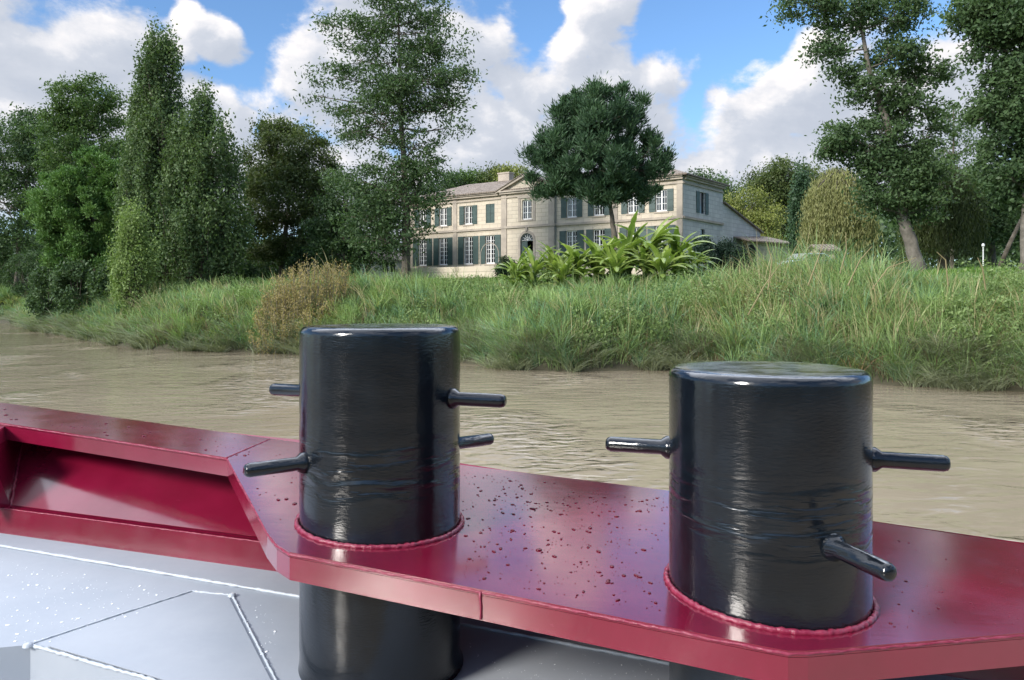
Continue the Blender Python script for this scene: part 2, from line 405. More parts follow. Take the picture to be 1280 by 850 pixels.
L_dark = leaf_mat('leaf_dark_green', (.032, .062, .028), (.095, .150, .060))
L_mid = leaf_mat('leaf_mid_green', (.038, .075, .024), (.105, .165, .050))
L_olive = leaf_mat('leaf_olive', (.042, .065, .025), (.115, .145, .050))
L_pop = leaf_mat('leaf_poplar', (.038, .075, .028), (.13, .185, .075))
L_popb = leaf_mat('leaf_poplar_bright', (.11, .17, .045), (.25, .33, .12))
L_pine = leaf_mat('needle_deep_green', (.022, .050, .028), (.070, .125, .058), .15)
L_pineb = leaf_mat('needle_bright_green', (.050, .115, .030), (.130, .225, .060), .2)
L_yel = leaf_mat('leaf_yellow_green', (.13, .15, .04), (.25, .27, .08))
L_wil = leaf_mat('leaf_willow', (.13, .145, .055), (.30, .30, .13))
L_ban = leaf_mat('leaf_banana', (.11, .19, .035), (.33, .40, .11), .35, .4, .5)
L_reed = leaf_mat('reed_blade', (.105, .17, .06), (.34, .46, .19), .3, .55)
L_straw = leaf_mat('dry_reed_blade', (.22, .18, .09), (.52, .46, .28), .25, .6)
L_gold = leaf_mat('golden_shrub_leaf', (.16, .13, .06), (.36, .29, .12), .3)

def gz(x, y): return float(ground_z(np.array([[x, y]]))[0])
def gzp(px, d): return gz((px-640)/F*d, d)

# trees on the far left
tree('broadleaf_tree', 'large dark open tree at the far left edge of the bank', 'tree', gzp(20, 114), [(20, 345), (25, 280), (35, 220), (45, 160)],
     [(20,190,75,55),(55,225,55,45),(5,260,55,40),(60,175,50,35),(-40,220,60,70),(20,300,40,25),(90,190,28,28),(60,290,40,28),(-20,310,40,30)], 114, L_dark, M_bark, 170, 1.9, 160, .44, group='tall trees along the far bank')
tree('broadleaf_tree', 'rounded feathery tree rising behind the umbrella pine', 'tree', gzp(115, 96), [(115, 345), (112, 260), (108, 180), (108, 130)],
     [(110,140,52,40),(75,150,32,30),(145,160,30,40),(100,190,60,40),(120,120,30,24),(100,250,60,50)], 96, L_mid, M_bark, 120, 1.4, 170, .36)
tree('umbrella_pine', 'dense bright green umbrella pine with rounded lobes left of the poplars', 'tree', gzp(120, 68), [(122, 350), (120, 320), (118, 290), (115, 250)],
     [(125,215,42,32),(85,240,42,30),(75,275,38,30),(115,265,55,40),(150,245,35,45),(105,300,45,22),(150,295,25,28),(60,262,22,18),(90,318,40,18),(140,322,34,18)], 68, L_pineb, M_bark, 520, .5, 240, .22, .45, shell=1.0, radial=.5, up=.35, flat=.8)
def poplar(name, label, base, d, axis, levels, mat, n=300, per=110, leaf=.24, group=None, seed=0):
    """levels: (py, half width px) down the axis"""
    (x0, yb), (x1, yt) = axis; A = W(x0, yb, d); B = W(x1, yt, d); A.z = base
    root = empty(name, tuple(A), label, 'tree', group); mb = MB()
    mb.tube([A, A.lerp(B, .3), A.lerp(B, .7), B], [.38*d/60, .28*d/60, .12*d/60, .02], 9)
    ys = np.array([l[0] for l in levels], float); hs = np.array([l[1] for l in levels], float)
    w = hs**1.2; P = []; up0 = []
    yy = rng.choice(np.linspace(ys[0], ys[-1], 400), n, p=(np.interp(np.linspace(ys[0], ys[-1], 400), ys, w)/np.interp(np.linspace(ys[0], ys[-1], 400), ys, w).sum()))
    k = d/F
    for y in yy:
        t = (y-yt)/(yb-yt); ax = B.lerp(Vector((A.x, A.y, EYE+(HY-yb)/F*d)), t)
        h = np.interp(y, ys, hs)*k; a = random.uniform(0, 2*math.pi); r = h*random.uniform(.35, 1.0)**.7*(1+.22*math.sin(a*3+y*.09)+.14*math.sin(y*.31+a*5))
        q = ax+Vector((math.cos(a)*r, math.sin(a)*r, 0)); P.append(q)
        s = ax+Vector((0, 0, -r*2.2)); s.z = max(s.z, A.z+.5)
        if random.random() < .5: mb.tube([s, s.lerp(q, .5)+Vector((math.cos(a)*r*.15, math.sin(a)*r*.15, -r*.2)), q], [.05, .035, .015], 4, cap=False)
    mb.build('trunk', M_bark, root, smooth=True)
    P = np.array(P); idx = np.repeat(np.arange(n), per); ct = rng.random(n)
    off = rng.normal(size=(len(idx), 3))*np.array([.26, .26, .95]); 
    C = P[idx]+off*k*14
    D = rng.normal(size=C.shape); D[:, 2] = D[:, 2]*.6+1.0
    tone = np.clip(.45*ct[idx]+.55*rng.random(len(idx)), 0, 1)
    V, Q, t4 = leaf_quads(C, D, leaf*(.6+.8*rng.random(len(C))), .6, tone)
    mesh_np('crown', V, Q, mat, root, t4); return root
poplar('poplar_tree', 'tallest poplar with a slender bent tip on the left bank', gzp(205, 62), 62, ((212, 352), (200, 48)),
       [(50,10),(66,22),(88,27),(108,22),(128,20),(155,30),(200,42),(260,46),(320,46),(348,34)], L_pop, 420, 130, .24, 'poplars on the left bank')
poplar('poplar_tree', 'broad dark poplar with ragged top right of the tallest poplar', gzp(255, 60), 60, ((255, 352), (256, 118)),
       [(120,5),(136,12),(165,27),(200,38),(260,44),(310,44),(350,34)], L_pop, 360, 130, .24, 'poplars on the left bank')
poplar('poplar_tree', 'lighter green poplar on the sunlit left side of the tallest poplar', gzp(176, 63), 63, ((178, 352), (180, 108)),
       [(112,6),(140,18),(190,27),(250,30),(310,28),(348,20)], L_pop, 230, 140, .26, 'poplars on the left bank')
poplar('poplar_tree', 'small light green poplar in front of the tall poplars', gzp(168, 54), 54, ((168, 372), (166, 262)),
       [(264,5),(285,14),(310,23),(340,27),(368,20)], L_popb, 130, 110, .17, 'poplars on the left bank')
tree('broadleaf_tree', 'round brownish green tree between the poplars and the tallest tree', 'tree', gzp(362, 74), [(350, 350), (355, 310), (362, 250), (365, 190)],
     [(360,180,42,32),(335,215,35,38),(390,215,35,40),(362,245,62,42),(330,270,32,28),(400,280,36,30),(350,160,22,16),(330,305,34,22),(375,305,40,24)], 74, L_olive, M_bark, 190, 1.2, 190, .28)
tree('broadleaf_tree', 'low dark tree at the left foot of the tallest tree', 'tree', gzp(430, 66), [(430, 348), (430, 310), (432, 270), (435, 240)],
     [(430,250,36,35),(415,285,32,28),(450,290,34,28),(465,250,28,30),(425,318,36,20),(470,310,24,20)], 66, L_dark, M_bark, 110, 1.0, 170, .24)
# tallest central tree
tree('ash_tree', 'tallest feathery tree with slim trunk in front of the house wing', 'tree', gzp(508, 54), [(508, 345), (508, 260), (503, 180), (500, 100), (498, 10)],
     [(470,20,48,26),(530,15,42,24),(500,-10,50,22),(430,42,34,18),(415,95,36,18),(445,75,36,18),(560,55,36,18),(520,65,40,22),(572,100,34,16),(480,110,42,20),(430,135,32,14),
      (585,125,22,12),(545,130,34,18),(560,160,26,12),(400,30,20,10),(455,165,34,16),(520,180,40,18),(490,215,46,26),(450,225,30,24),(535,215,34,22),(500,255,50,28),(455,275,34,30),(540,250,22,22),(480,300,44,22),(505,40,50,40),(500,290,44,26),(468,255,42,34),(525,232,40,34),(498,235,40,50),(470,150,60,40),(500,100,70,50),(540,100,50,40),(590,90,16,9),(395,120,15,8)],
     54, L_dark, M_bark, 640, .9, 42, .26, .40, trunk_r=.34, shell=.5, depthk=.9, flat=.55, twig=.03)
# stone pine in front of the house
tree('stone_pine', 'dark round stone pine with bare trunk in front of the house', 'tree', gzp(770, 50), [(772, 345), (768, 300), (764, 262), (752, 200)],
     [(750,150,52,38),(700,190,42,34),(745,205,66,46),(795,200,32,44),(690,225,30,24),(812,165,16,18),(818,210,18,18),(760,235,50,20),(672,195,18,14),(832,188,8,14),(826,205,12,16),(740,118,22,12),(780,120,16,12),(720,145,30,24),(785,140,26,22),(800,235,26,18)],
     50, L_pine, M_bark, 300, .5, 190, .30, .22, trunk_r=.3, shell=.6, up=.5, radial=.7, flat=.9)
# trees on the right
tree('broadleaf_tree', 'tall leaning tree with ivy clad trunk right of the house', 'tree', gzp(1145, 44), [(1150, 350), (1133, 285), (1120, 220), (1108, 150), (1086, 85), (1072, -10)],
     [(1010,8,40,14),(1060,20,40,22),(1120,15,44,22),(1040,60,30,16),(1115,70,40,24),(1155,95,34,20),(1090,110,34,20),(1055,95,24,12),(1140,135,40,20),(1100,165,34,22),(1055,170,34,18),(1030,185,22,12),(1165,170,22,14),
      (1085,195,34,16),(1150,215,40,26),(1120,240,42,30),(1150,260,34,26),(1105,215,34,24),(1090,250,20,20),(1135,190,24,20)],
     44, L_dark, M_barkl, 440, .78, 62, .22, .5, trunk_r=.42, shell=.45, flat=.55, twig=.03)
tree('broadleaf_tree', 'dark heavy tree cut by the right edge of the picture', 'tree', gzp(1280, 38), [(1281, 355), (1282, 260), (1285, 160), (1290, 30)],
     [(1215,5,44,20),(1260,30,50,30),(1225,55,30,18),(1262,95,40,30),(1240,140,30,26),(1270,165,40,36),(1255,215,34,30),(1300,120,60,80),(1330,200,60,60),(1300,20,70,50),(1235,30,40,20),(1285,245,30,20)],
     38, L_dark, M_barkl, 240, .95, 160, .22, .5, trunk_r=.28, shell=.5, flat=.6)
tree('broadleaf_tree', 'thin airy tree far behind between the two right trees', 'tree', gzp(1192, 80), [(1190, 340), (1190, 240), (1192, 180), (1192, 130)],
     [(1192,150,26,22),(1180,185,28,20),(1212,180,22,22),(1195,215,36,18)], 80, L_mid, M_bark, 60, 1.0, 60, .26, trunk_r=.22)
def willow(label, d, cx, top, rx, bot, mat, n=230, seed=1):
    A = W(cx, 340, d); A.z = gz(A.x, A.y); k = d/F; root = empty('willow_tree', tuple(A), label, 'tree', 'willows beyond the right bank')
    mb = MB(); T = W(cx, top+20, d); mb.tube([A, A.lerp(T, .5), T], [.4, .3, .1], 8)
    Vs = []; n_ = 0; C = []; D = []; tn = []
    for i in range(n):
        a = random.uniform(0, 6.283); r = math.sqrt(random.random())*rx*k; zt = W(0, top, d).z - (r/(rx*k))**2*(.32*(bot-top)*k) - random.uniform(0, .5)
        P = Vector((T.x+math.cos(a)*r, T.y+math.sin(a)*r, zt)); L = (P.z-W(0, bot, d).z)*random.uniform(.5, 1)
        if i % 3 == 0: mb.tube([T, T.lerp(P, .6)+Vector((0, 0, .4)), P], [.07, .04, .02], 4, cap=False)
        m = int(L*26); t = rng.random(m); ct = random.random()
        C.append(np.array(P)+np.column_stack([rng.normal(size=m)*.24+t*math.cos(a)*.5, rng.normal(size=m)*.24+t*math.sin(a)*.5, -t*L]))
        D.append(np.column_stack([rng.normal(size=m)*.35, rng.normal(size=m)*.35, -np.ones(m)])); tn.append(np.clip(.5*ct+.5*rng.random(m), 0, 1))
    mb.build('trunk', M_bark, root, smooth=True)
    V, Q, t4 = leaf_quads(np.concatenate(C), np.concatenate(D), .36, .17, np.concatenate(tn)); mesh_np('crown', V, Q, mat, root, t4)
willow('yellowish weeping willow left of the leaning tree', 58, 1048, 205, 36, 325, L_wil)
L_wil2 = leaf_mat('leaf_willow_dark', (.04, .055, .02), (.095, .115, .04))
willow('dark weeping willow right of the leaning tree', 56, 1180, 205, 40, 330, L_wil2, 210)
tree('broadleaf_tree', 'low dark tree filling the gap under the right edge tree', 'tree', gzp(1240, 60), [(1240, 342), (1240, 310), (1240, 280), (1238, 250)],
     [(1235,240,44,36),(1265,270,40,34),(1215,280,34,30),(1300,250,40,50)], 60, L_dark, M_bark, 130, 1.0, 190, .24)
tree('broadleaf_tree', 'bright yellow green tree behind the lean-to roof', 'tree', gzp(940, 95), [(940, 345), (940, 310), (940, 280), (940, 250)],
     [(935,260,24,22),(950,275,26,22),(925,285,22,22),(948,300,30,20)], 95, L_yel, M_bark, 70, 1.3, 190, .3)
tree('broadleaf_tree', 'olive brown tree rising behind the yellow green one', 'tree', gzp(980, 105), [(978, 345), (978, 300), (978, 250), (978, 215)],
     [(978,225,34,28),(960,240,30,24),(1000,250,30,36),(985,280,36,36),(1010,230,24,20)], 105, L_olive, M_bark, 110, 1.6, 180, .36)
def cypress(label, d, cx, top, hw, mat, yb=335, name='cypress_tree'):
    return poplar(name, label, gzp(cx, d), d, ((cx, yb), (cx, top)), [(top, 2), (top+12, hw*.6), (top+35, hw), (yb-25, hw), (yb, hw*.8)], mat, 120, 130, .2)
cypress('narrow dark cypress beside the low annex', 60, 1001, 226, 10, L_pine)
for i, (px, py, rx, ry, d, m, lab) in enumerate([
    (590,222,22,14,120,L_mid,'green tree top showing over the left roof'),
    (618,222,18,12,120,L_olive,'olive tree top showing over the roof between chimney and pediment'),
    (640,221,18,13,118,L_yel,'yellowish tree top showing over the roof beside the pediment'),
    (878,232,24,18,100,L_dark,'dark tree top just behind the right roof corner'),
    (905,245,22,24,108,L_mid,'green tree between the right roof corner and the yellow green tree'),
    (548,235,30,26,116,L_dark,'dark tree behind the left wing of the house')]):
    tree('broadleaf_tree', lab, 'tree', gzp(px, d), [(px, 340), (px, 300), (px, 260), (px, py)], [(px, py, rx, ry), (px-rx*.5, py+ry, rx, ry), (px+rx*.5, py+ry*1.1, rx, ry),(px,py+ry*2.2,rx*1.1,ry)], d, m, M_bark, 60, 1.5, 130, .36, group='trees showing over the house roof')
def distant_wood():
    V = []; n = 0; C = []; T = []
    for px in np.arange(-420, 1750, 5.0):
        if 470 < px < 900: continue
        d = rng.uniform(120, 170); top = np.interp(px, [-420, 0, 60, 300, 470, 900, 1000, 1100, 1300, 1750], [280, 296, 305, 308, 300, 296, 280, 262, 255, 250])+rng.uniform(-9, 9)
        x = (px-640)/F*d; z0 = 4.5; z1 = EYE+(HY-top)/F*d; m = 420
        P = np.column_stack([x+rng.normal(size=m)*2.0, d+rng.normal(size=m)*2.5, z0+(z1-z0)*rng.random(m)**.8]); C.append(P); T.append(np.clip(rng.random()*.5+.5*rng.random(m), 0, 1))
    C = np.concatenate(C); V, Q, t4 = leaf_quads(C, rng.normal(size=C.shape), .85*(.6+.8*rng.random(len(C))), .6, np.concatenate(T))
    o = mesh_np('distant_wood', V, Q, L_dark, None, t4); tag(o, 'dark belt of distant trees closing the view behind the gardens', 'wood', kind='stuff')
distant_wood()
# the river's other side, unseen: plain bank with trees added to darken reflections
xs = np.linspace(-420, 420, 60); V = []; 
for x in xs: V += [(x, -38+3*math.sin(x*.05), -1.5), (x, -44+3*math.sin(x*.05), 2.6), (x, -400, 5)]
Q = []
for i in range(59):
    a = i*3; Q += [(a, a+3, a+4, a+1), (a+1, a+4, a+5, a+2)]
o = mesh_py('unseen_bank', V, Q, M_ground, smooth=True); tag(o, kind='structure')
m = 90000; x = rng.uniform(-300, 300, m); h = 9+5*np.abs(nz(x*.12, x*.05))+2*nz(x*.6, x*.2); t = rng.random(m)
C = np.column_stack([x, -48+rng.normal(size=m)*2.5, 2+h*t**.8]); V, Q, t4 = leaf_quads(C, rng.normal(size=C.shape), 1.0*(.6+.8*rng.random(m)), .6, rng.random(m))
o = mesh_np('unseen_wood', V, Q, L_dark, None, t4); tag(o, 'belt of dark trees added unseen behind the barge to darken reflections', 'wood', kind='stuff')
L_clip = leaf_mat('leaf_clipped_dark', (.010, .024, .016), (.030, .055, .032), .1)
# dark shrubs under the trees
def shrub(label, px, py, rx, ry, d, mat, n=40, per=180, leaf=.2, name='shrub', group='dark shrubs beneath the trees', cr=.7):
    c = W(px, py, d); b = Vector((c.x, c.y, gz(c.x, c.y))); root = empty(name, tuple(b), label, 'shrub', group); k = d/F
    z0 = b.z; z1 = c.z+ry*k; cen = np.array([c.x, c.y, (z0+z1)/2]); r = np.array([rx*k, rx*k*.8, max((z1-z0)/2, .3)])
    P = in_lobe(n, cen, r, .6); mb = MB()
    for p in P[::2]: mb.tube([b, b.lerp(Vector(p), .5)+Vector((0, 0, .15)), p], [.05, .03, .01], 4, cap=False)
    mb.build('stems', M_bark, root)
    idx = np.repeat(np.arange(n), per); ct = rng.random(n)
    C = P[idx]+rng.normal(size=(len(idx), 3))*.42*cr; C[:, 2] = np.maximum(C[:, 2], z0)
    V, Q, t4 = leaf_quads(C, rng.normal(size=C.shape)+np.array([0, 0, .4]), leaf*(.6+.8*rng.random(len(C))), .55, np.clip(.5*ct[idx]+.5*rng.random(len(idx)), 0, 1))
    mesh_np('foliage', V, Q, mat, root, t4); return root
for px, py, rx, ry, d, lab in [(-10,325,36,26,118,'dark shrub at the far left edge'),(35,330,36,18,104,'dark shrub left of the umbrella pine'),(80,335,30,16,88,'low dark shrub below the left lobe of the umbrella pine'),
    (122,332,28,18,74,'dark shrub at the foot of the umbrella pine trunk'),(300,345,22,14,70,'dark green shrub right of the broad poplar'),(395,325,34,22,72,'dark shrub beneath the brownish green tree'),
    (340,338,26,12,80,'low shrub left of the brownish tree trunk'),(98,336,30,10,64,'broad dark shrub hiding the umbrella pine trunk'),(140,338,22,10,63,'dark shrub between the umbrella pine and the light green poplar'),(62,338,26,10,70,'low dark shrub beneath the left edge of the umbrella pine')]:
    shrub(lab, px, py, rx, ry, d, L_dark, 46, 170, .26)
shrub('soft green rounded shrub at the foot of the broad poplar', 300, 362, 34, 12, 54, L_mid, 50, 200, .13, cr=.5)
for px, py, rx, d, lab in [(878,308,16,50,'tall dark clipped shrub before the right end wall'),(905,312,16,51,'dark shrub left of the small arched opening'),(925,320,11,50,'small dark shrub beneath the arched opening')]:
    shrub(lab, px, py, rx, 12, d, L_clip, 60, 200, .13, group='clipped shrubs beside the right end wall', cr=.4)
shrub('grey green bush beside the front door', 632, 334, 14, 11, 62, L_dark, 40, 160, .14, group='bush at the door', cr=.4)

# ------------------------------------------------------------------ the house
def stone_mat(name, c1, c2, c3, mortar=.55, bw=.9, bh=.36):
    m, b, p, _ = new_mat(name); uv = b.n('ShaderNodeUVMap'); g = b.n('ShaderNodeNewGeometry'); pos = g.outputs['Position']
    br = b.n('ShaderNodeTexBrick'); b.nt.links.new(uv.outputs[0], br.inputs['Vector'])
    br.inputs['Scale'].default_value = 1; br.inputs['Brick Width'].default_value = bw; br.inputs['Row Height'].default_value = bh
    br.inputs['Mortar Size'].default_value = .018; br.inputs['Mortar Smooth'].default_value = .4
    br.inputs['Color1'].default_value = (*c1, 1); br.inputs['Color2'].default_value = (*c2, 1); br.inputs['Mortar'].default_value = (*[x*mortar for x in c1], 1)
    st = b.smooth(b.noise(b.v('MULTIPLY', pos, (1, 1, .45)), .8, 6, .7), .42, .72)
    c = b.mix(b.m('MULTIPLY', st, .65), br.outputs[0], c3)
    b.put(p.inputs['Base Color'], c); p.inputs['Roughness'].default_value = .9
    bump(b, p, b.m('ADD', br.outputs['Fac'], b.noise(pos, 6, 4)), .4, .03)
    return m
M_stone = stone_mat('honey_limestone', (.56, .49, .385), (.49, .425, .335), (.38, .335, .28))
M_stoneg = stone_mat('weathered_grey_limestone', (.54, .53, .50), (.47, .46, .44), (.34, .335, .32))
M_trim = simple('dressed_stone_trim', (.40, .345, .28), (.29, .25, .21), 1.2, .85, .3, .02)
def tile_mat():
    m, b, p, _ = new_mat('old_clay_tiles'); uv = b.n('ShaderNodeUVMap')
    w = b.n('ShaderNodeTexWave', wave_type='BANDS', bands_direction='X'); b.nt.links.new(uv.outputs[0], w.inputs[0]); w.inputs['Scale'].default_value = 1.2
    w.inputs['Distortion'].default_value = .6
    w2 = b.n('ShaderNodeTexWave', wave_type='BANDS', bands_direction='Y', wave_profile='SAW'); b.nt.links.new(uv.outputs[0], w2.inputs[0]); w2.inputs['Scale'].default_value = .9
    n = b.noise(uv.outputs[0], 1.6, 6, .7)
    c = b.mix(b.smooth(n, .35, .65), (.15, .118, .092), (.25, .205, .165))
    c = b.mix(b.smooth(b.noise(uv.outputs[0], 5, 4, .7), .5, .7), c, (.12, .105, .095))
    b.put(p.inputs['Base Color'], c); p.inputs['Roughness'].default_value = .9
    bump(b, p, b.m('ADD', w.outputs['Fac'], b.m('MULTIPLY', w2.outputs['Fac'], .5)), .9, .08)
    return m
M_tile = tile_mat()
M_shut = simple('dark_green_shutter_paint', (.022, .05, .046), (.035, .068, .062), 3, .5, .1)
M_white = simple('white_window_paint', (.62, .63, .62), (.75, .75, .73), 6, .5)
def glass_mat():
    m, b, p, _ = new_mat('dark_window_glass'); p.inputs['Base Color'].default_value = (.012, .014, .017, 1); p.inputs['Roughness'].default_value = .05
    return m
M_glass = glass_mat()
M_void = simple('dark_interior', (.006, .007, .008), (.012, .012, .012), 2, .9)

HC = Vector((13.8, 59.7, 0)); HL = Vector((-.841, .54, 0)).normalized(); HN = Vector((-.54, -.841, 0)).normalized()
SD = Vector((4.8, 5.6, 0)); SL = SD.normalized(); SN = Vector((SL.y, -SL.x, 0)); SLEN = SD.length
ZB, ZS, ZE, ZR = 4.4, 9.65, 12.9, 14.75; ULEN = 28.8
house = empty('country_house', (HC.x, HC.y, ZB), 'long two storey pale stone country house with green shutters and central pediment', 'house')
def wall(org, U, N, u0, u1, z0, z1, holes, mat, name='wall', depth=.22, parent=None):
    us = sorted({u0, u1, *[h[0] for h in holes], *[h[1] for h in holes]}); zs = sorted({z0, z1, *[h[2] for h in holes], *[h[3] for h in holes]})
    vs = []; fs = []; uv = []
    def quad(pts, uvs):
        o = len(vs); vs.extend(pts); uv.extend(uvs); fs.append((o, o+1, o+2, o+3))
    def P(u, z, dp=0): return org+U*u-N*dp+Vector((0, 0, z))
    for i in range(len(us)-1):
        for j in range(len(zs)-1):
            cu = (us[i]+us[i+1])/2; cz = (zs[j]+zs[j+1])/2
            if any(h[0] < cu < h[1] and h[2] < cz < h[3] for h in holes): continue
            quad([P(us[i], zs[j]), P(us[i+1], zs[j]), P(us[i+1], zs[j+1]), P(us[i], zs[j+1])], [(us[i], zs[j]), (us[i+1], zs[j]), (us[i+1], zs[j+1]), (us[i], zs[j+1])])
    for h in holes:
        for (a, b_) in (((h[0], h[2]), (h[0], h[3])), ((h[1], h[3]), (h[1], h[2])), ((h[0], h[3]), (h[1], h[3])), ((h[1], h[2]), (h[0], h[2]))):
            quad([P(*a), P(*b_), P(*b_, depth), P(*a, depth)], [a, b_, (b_[0]+depth, b_[1]), (a[0]+depth, a[1])])
    return mesh_py(name, vs, fs, mat, parent or house, uvs=uv)
def window(org, U, N, uc, w, z0, z1, rows, parent=None, cols=2, frame=.05):
    mb = MB(); dp = .14
    def bar(ua, ub, za, zb, d0=dp, t=.05): mb.box(org+U*ua-N*d0+Vector((0, 0, za)), U*(ub-ua), -N*t, Vector((0, 0, zb-za)))
    u0 = uc-w/2; u1 = uc+w/2
    bar(u0+.002, u0+frame+.03, z0+.002, z1-.002); bar(u1-frame-.03, u1-.002, z0+.002, z1-.002); bar(u0+.082, u1-.082, z1-.09, z1-.003); bar(u0+.082, u1-.082, z0+.003, z0+.12)
    bar(uc-.06, uc+.06, z0+.12, z1-.09, dp-.01)
    for s in (-1, 1):
        c = uc+s*w/4; bar(c-.017, c+.017, z0+.12, z1-.09, dp+.012, .03)
    for k in range(1, rows):
        z = z0+.12+(z1-z0-.21)*k/rows; bar(u0+.08, uc-.06, z-.017, z+.017, dp+.014, .03); bar(uc+.06, u1-.08, z-.017, z+.017, dp+.014, .03)
    f = mb.build('window', M_white, parent or house)
    g = MB(); g.box(org+U*(u0+.01)-N*(dp+.055)+Vector((0, 0, z0+.01)), U*(w-.02), -N*.02, Vector((0, 0, z1-z0-.02))); g.build('pane', M_glass, f)
    s = MB(); s.box(org+U*(u0-.12)+N*.06+Vector((0, 0, z0-.14)), U*(w+.24), -N*.06, Vector((0, 0, .135))); s.build('sill', M_trim, f)
def shutter(org, U, N, u0, u1, z0, z1, t=.045, gap=.012):
    mb = MB(); mb.box(org+U*u0+N*(gap+t)+Vector((0, 0, z0)), U*(u1-u0), -N*t, Vector((0, 0, z1-z0)))
    for k in range(3):
        z = z0+(z1-z0)*(.12+.38*k); mb.box(org+U*(u0+.03)+N*(gap+t+.02)+Vector((0, 0, z)), U*(u1-u0-.06), -N*.018, Vector((0, 0, .09)))
    mb.build('shutter', M_shut, house)
G0, G1, V0, V1 = 6.35, 9.05, 10.2, 12.0
gw = [1.85, 4.35, 7.5, 10.15, 18.85, 21.4, 24.45, 27.05]
hol = []
for u in gw: hol += [(u-.55, u+.55, G0, G1), (u-.5, u+.5, V0, V1)]
CU0, CU1 = 11.7, 17.4; CP = .3
left = [h for h in hol if h[0] > CU1]; right = [h for h in hol if h[1] < CU0]
wall(HC, HL, HN, 0, CU0, ZB, ZE, right, M_stone); wall(HC, HL, HN, CU1, ULEN, ZB, ZE, left, M_stone)
HCp = HC+HN*CP; DU = 14.6
wall(HCp, HL, HN, CU0, CU1, ZB, ZE, [(DU-.68, DU+.68, 6.25, 8.35), (DU-.68, DU+.68, 8.35, 9.03), (DU-.5, DU+.5, 10.25, 12.05)], M_stone, 'centre_bay_wall')
for u in (CU0, CU1):
    mb = MB(); mb.box(HC+HL*u+Vector((0, 0, ZB)), HN*CP, HL*.001, Vector((0, 0, ZE-ZB))); mb.build('bay_return', M_stoneg, house)
for u in gw:
    window(HC, HL, HN, u, 1.1, G0, G1, 6); 
    if abs(u-18.85) > .1: window(HC, HL, HN, u, 1.0, V0, V1, 3)
    shutter(HC, HL, HN, u-.55-.66, u-.56, G0, G1); 
    if abs(u-18.85) > .1 or True: shutter(HC, HL, HN, u+.56, u+.55+.66, G0, G1) if u != 18.85 else shutter(HC, HL, HN, u+.56, u+1.2, G0, G1)
    if abs(u-18.85) < .1:
        shutter(HC, HL, HN, u-.5, u-.01, V0, V1, gap=-.1); shutter(HC, HL, HN, u+.01, u+.5, V0, V1, gap=-.1)
    else:
        shutter(HC, HL, HN, u-1.05, u-.51, V0, V1); shutter(HC, HL, HN, u+.51, u+1.05, V0, V1)
window(HCp, HL, HN, DU, 1.0, 10.25, 12.05, 3)
# stone surround of the centre window and the arched doorway
def arch_pts(uc, r, zc, n=14, k=1): return [(uc+r*math.cos(math.pi*i/n), zc+r*math.sin(math.pi*i/n)*k) for i in range(n+1)]
mb = MB(); P3 = lambda u, z, dp: HCp+HL*u-HN*dp+Vector((0, 0, z))
ap = arch_pts(DU, .68, 8.35); 
for i in range(len(ap)-1):   # spandrels closing the square hole down to an arch, and a proud arch ring
    a, b_ = ap[i], ap[i+1]; mb.add([P3(a[0], 9.03, .0), P3(b_[0], 9.03, .0), P3(b_[0], b_[1], .0), P3(a[0], a[1], .0), P3(a[0], 9.03, .22), P3(b_[0], 9.03, .22), P3(b_[0], b_[1], .22), P3(a[0], a[1], .22)], [(0, 1, 2, 3), (7, 6, 5, 4), (3, 2, 6, 7)])
ao = arch_pts(DU, .9, 8.35)
for i in range(len(ap)-1):
    mb.add([P3(*ap[i], -.05), P3(*ap[i+1], -.05), P3(*ao[i+1], -.05), P3(*ao[i], -.05), P3(*ap[i], 0), P3(*ap[i+1], 0), P3(*ao[i+1], 0), P3(*ao[i], 0)], [(0, 1, 2, 3), (2, 3, 7, 6), (0, 1, 5, 4)])
for s in (-1, 1): mb.box(P3(DU+s*.79-.11, 6.25, 0), HN*.05, HL*.22, Vector((0, 0, 2.1)))
mb.box(P3(DU-.1, 9.2, 0), HN*.12, HL*.2, Vector((0, 0, .35)))
mb.build('door_surround', M_trim, house)
mb = MB(); mb.box(P3(DU+.02, 6.27, .12), -HN*.06, HL*.64, Vector((0, 0, 2.02)))
for zz in (6.45, 7.4): mb.box(P3(DU+.12, zz, .1), -HN*.018, HL*.44, Vector((0, 0, .75)))
door = mb.build('door', M_shut, house)
mb = MB(); mb.box(P3(DU+.08, 7.2, .11), HN*.06, HL*.04, Vector((0, 0, .12))); mb.build('handle', M_white, door)
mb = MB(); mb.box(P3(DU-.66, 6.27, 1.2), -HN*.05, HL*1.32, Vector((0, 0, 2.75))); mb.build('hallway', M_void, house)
mb = MB()
mb.box(P3(DU-.67, 8.30, .12), -HN*.08, HL*1.34, Vector((0, 0, .09)))
for k in range(1, 6):
    a = math.pi*k/6; mb.tube([P3(DU, 8.39, .15), P3(DU+.66*math.cos(a), 8.37+.64*math.sin(a), .15)], .018, 5)
mb.tube([P3(u, z, .15) for u, z in arch_pts(DU, .64, 8.37)], .035, 5); mb.tube([P3(u, z, .15) for u, z in arch_pts(DU, .3, 8.37)], .02, 5)
fan = mb.build('fanlight', M_white, house)
mb = MB(); mb.prism([P3(u, z, .2) for u, z in arch_pts(DU, .66, 8.38)], -HN*.02); mb.build('pane', M_glass, fan)
mb = MB(); 
for s in (-1, 1): mb.box(P3(DU+s*.78-.13, 10.1, 0), HN*.05, HL*.26, Vector((0, 0, 2.1)))
mb.box(P3(DU-.95, 12.2, 0), HN*.1, HL*1.9, Vector((0, 0, .16))); mb.build('window_surround', M_trim, house)
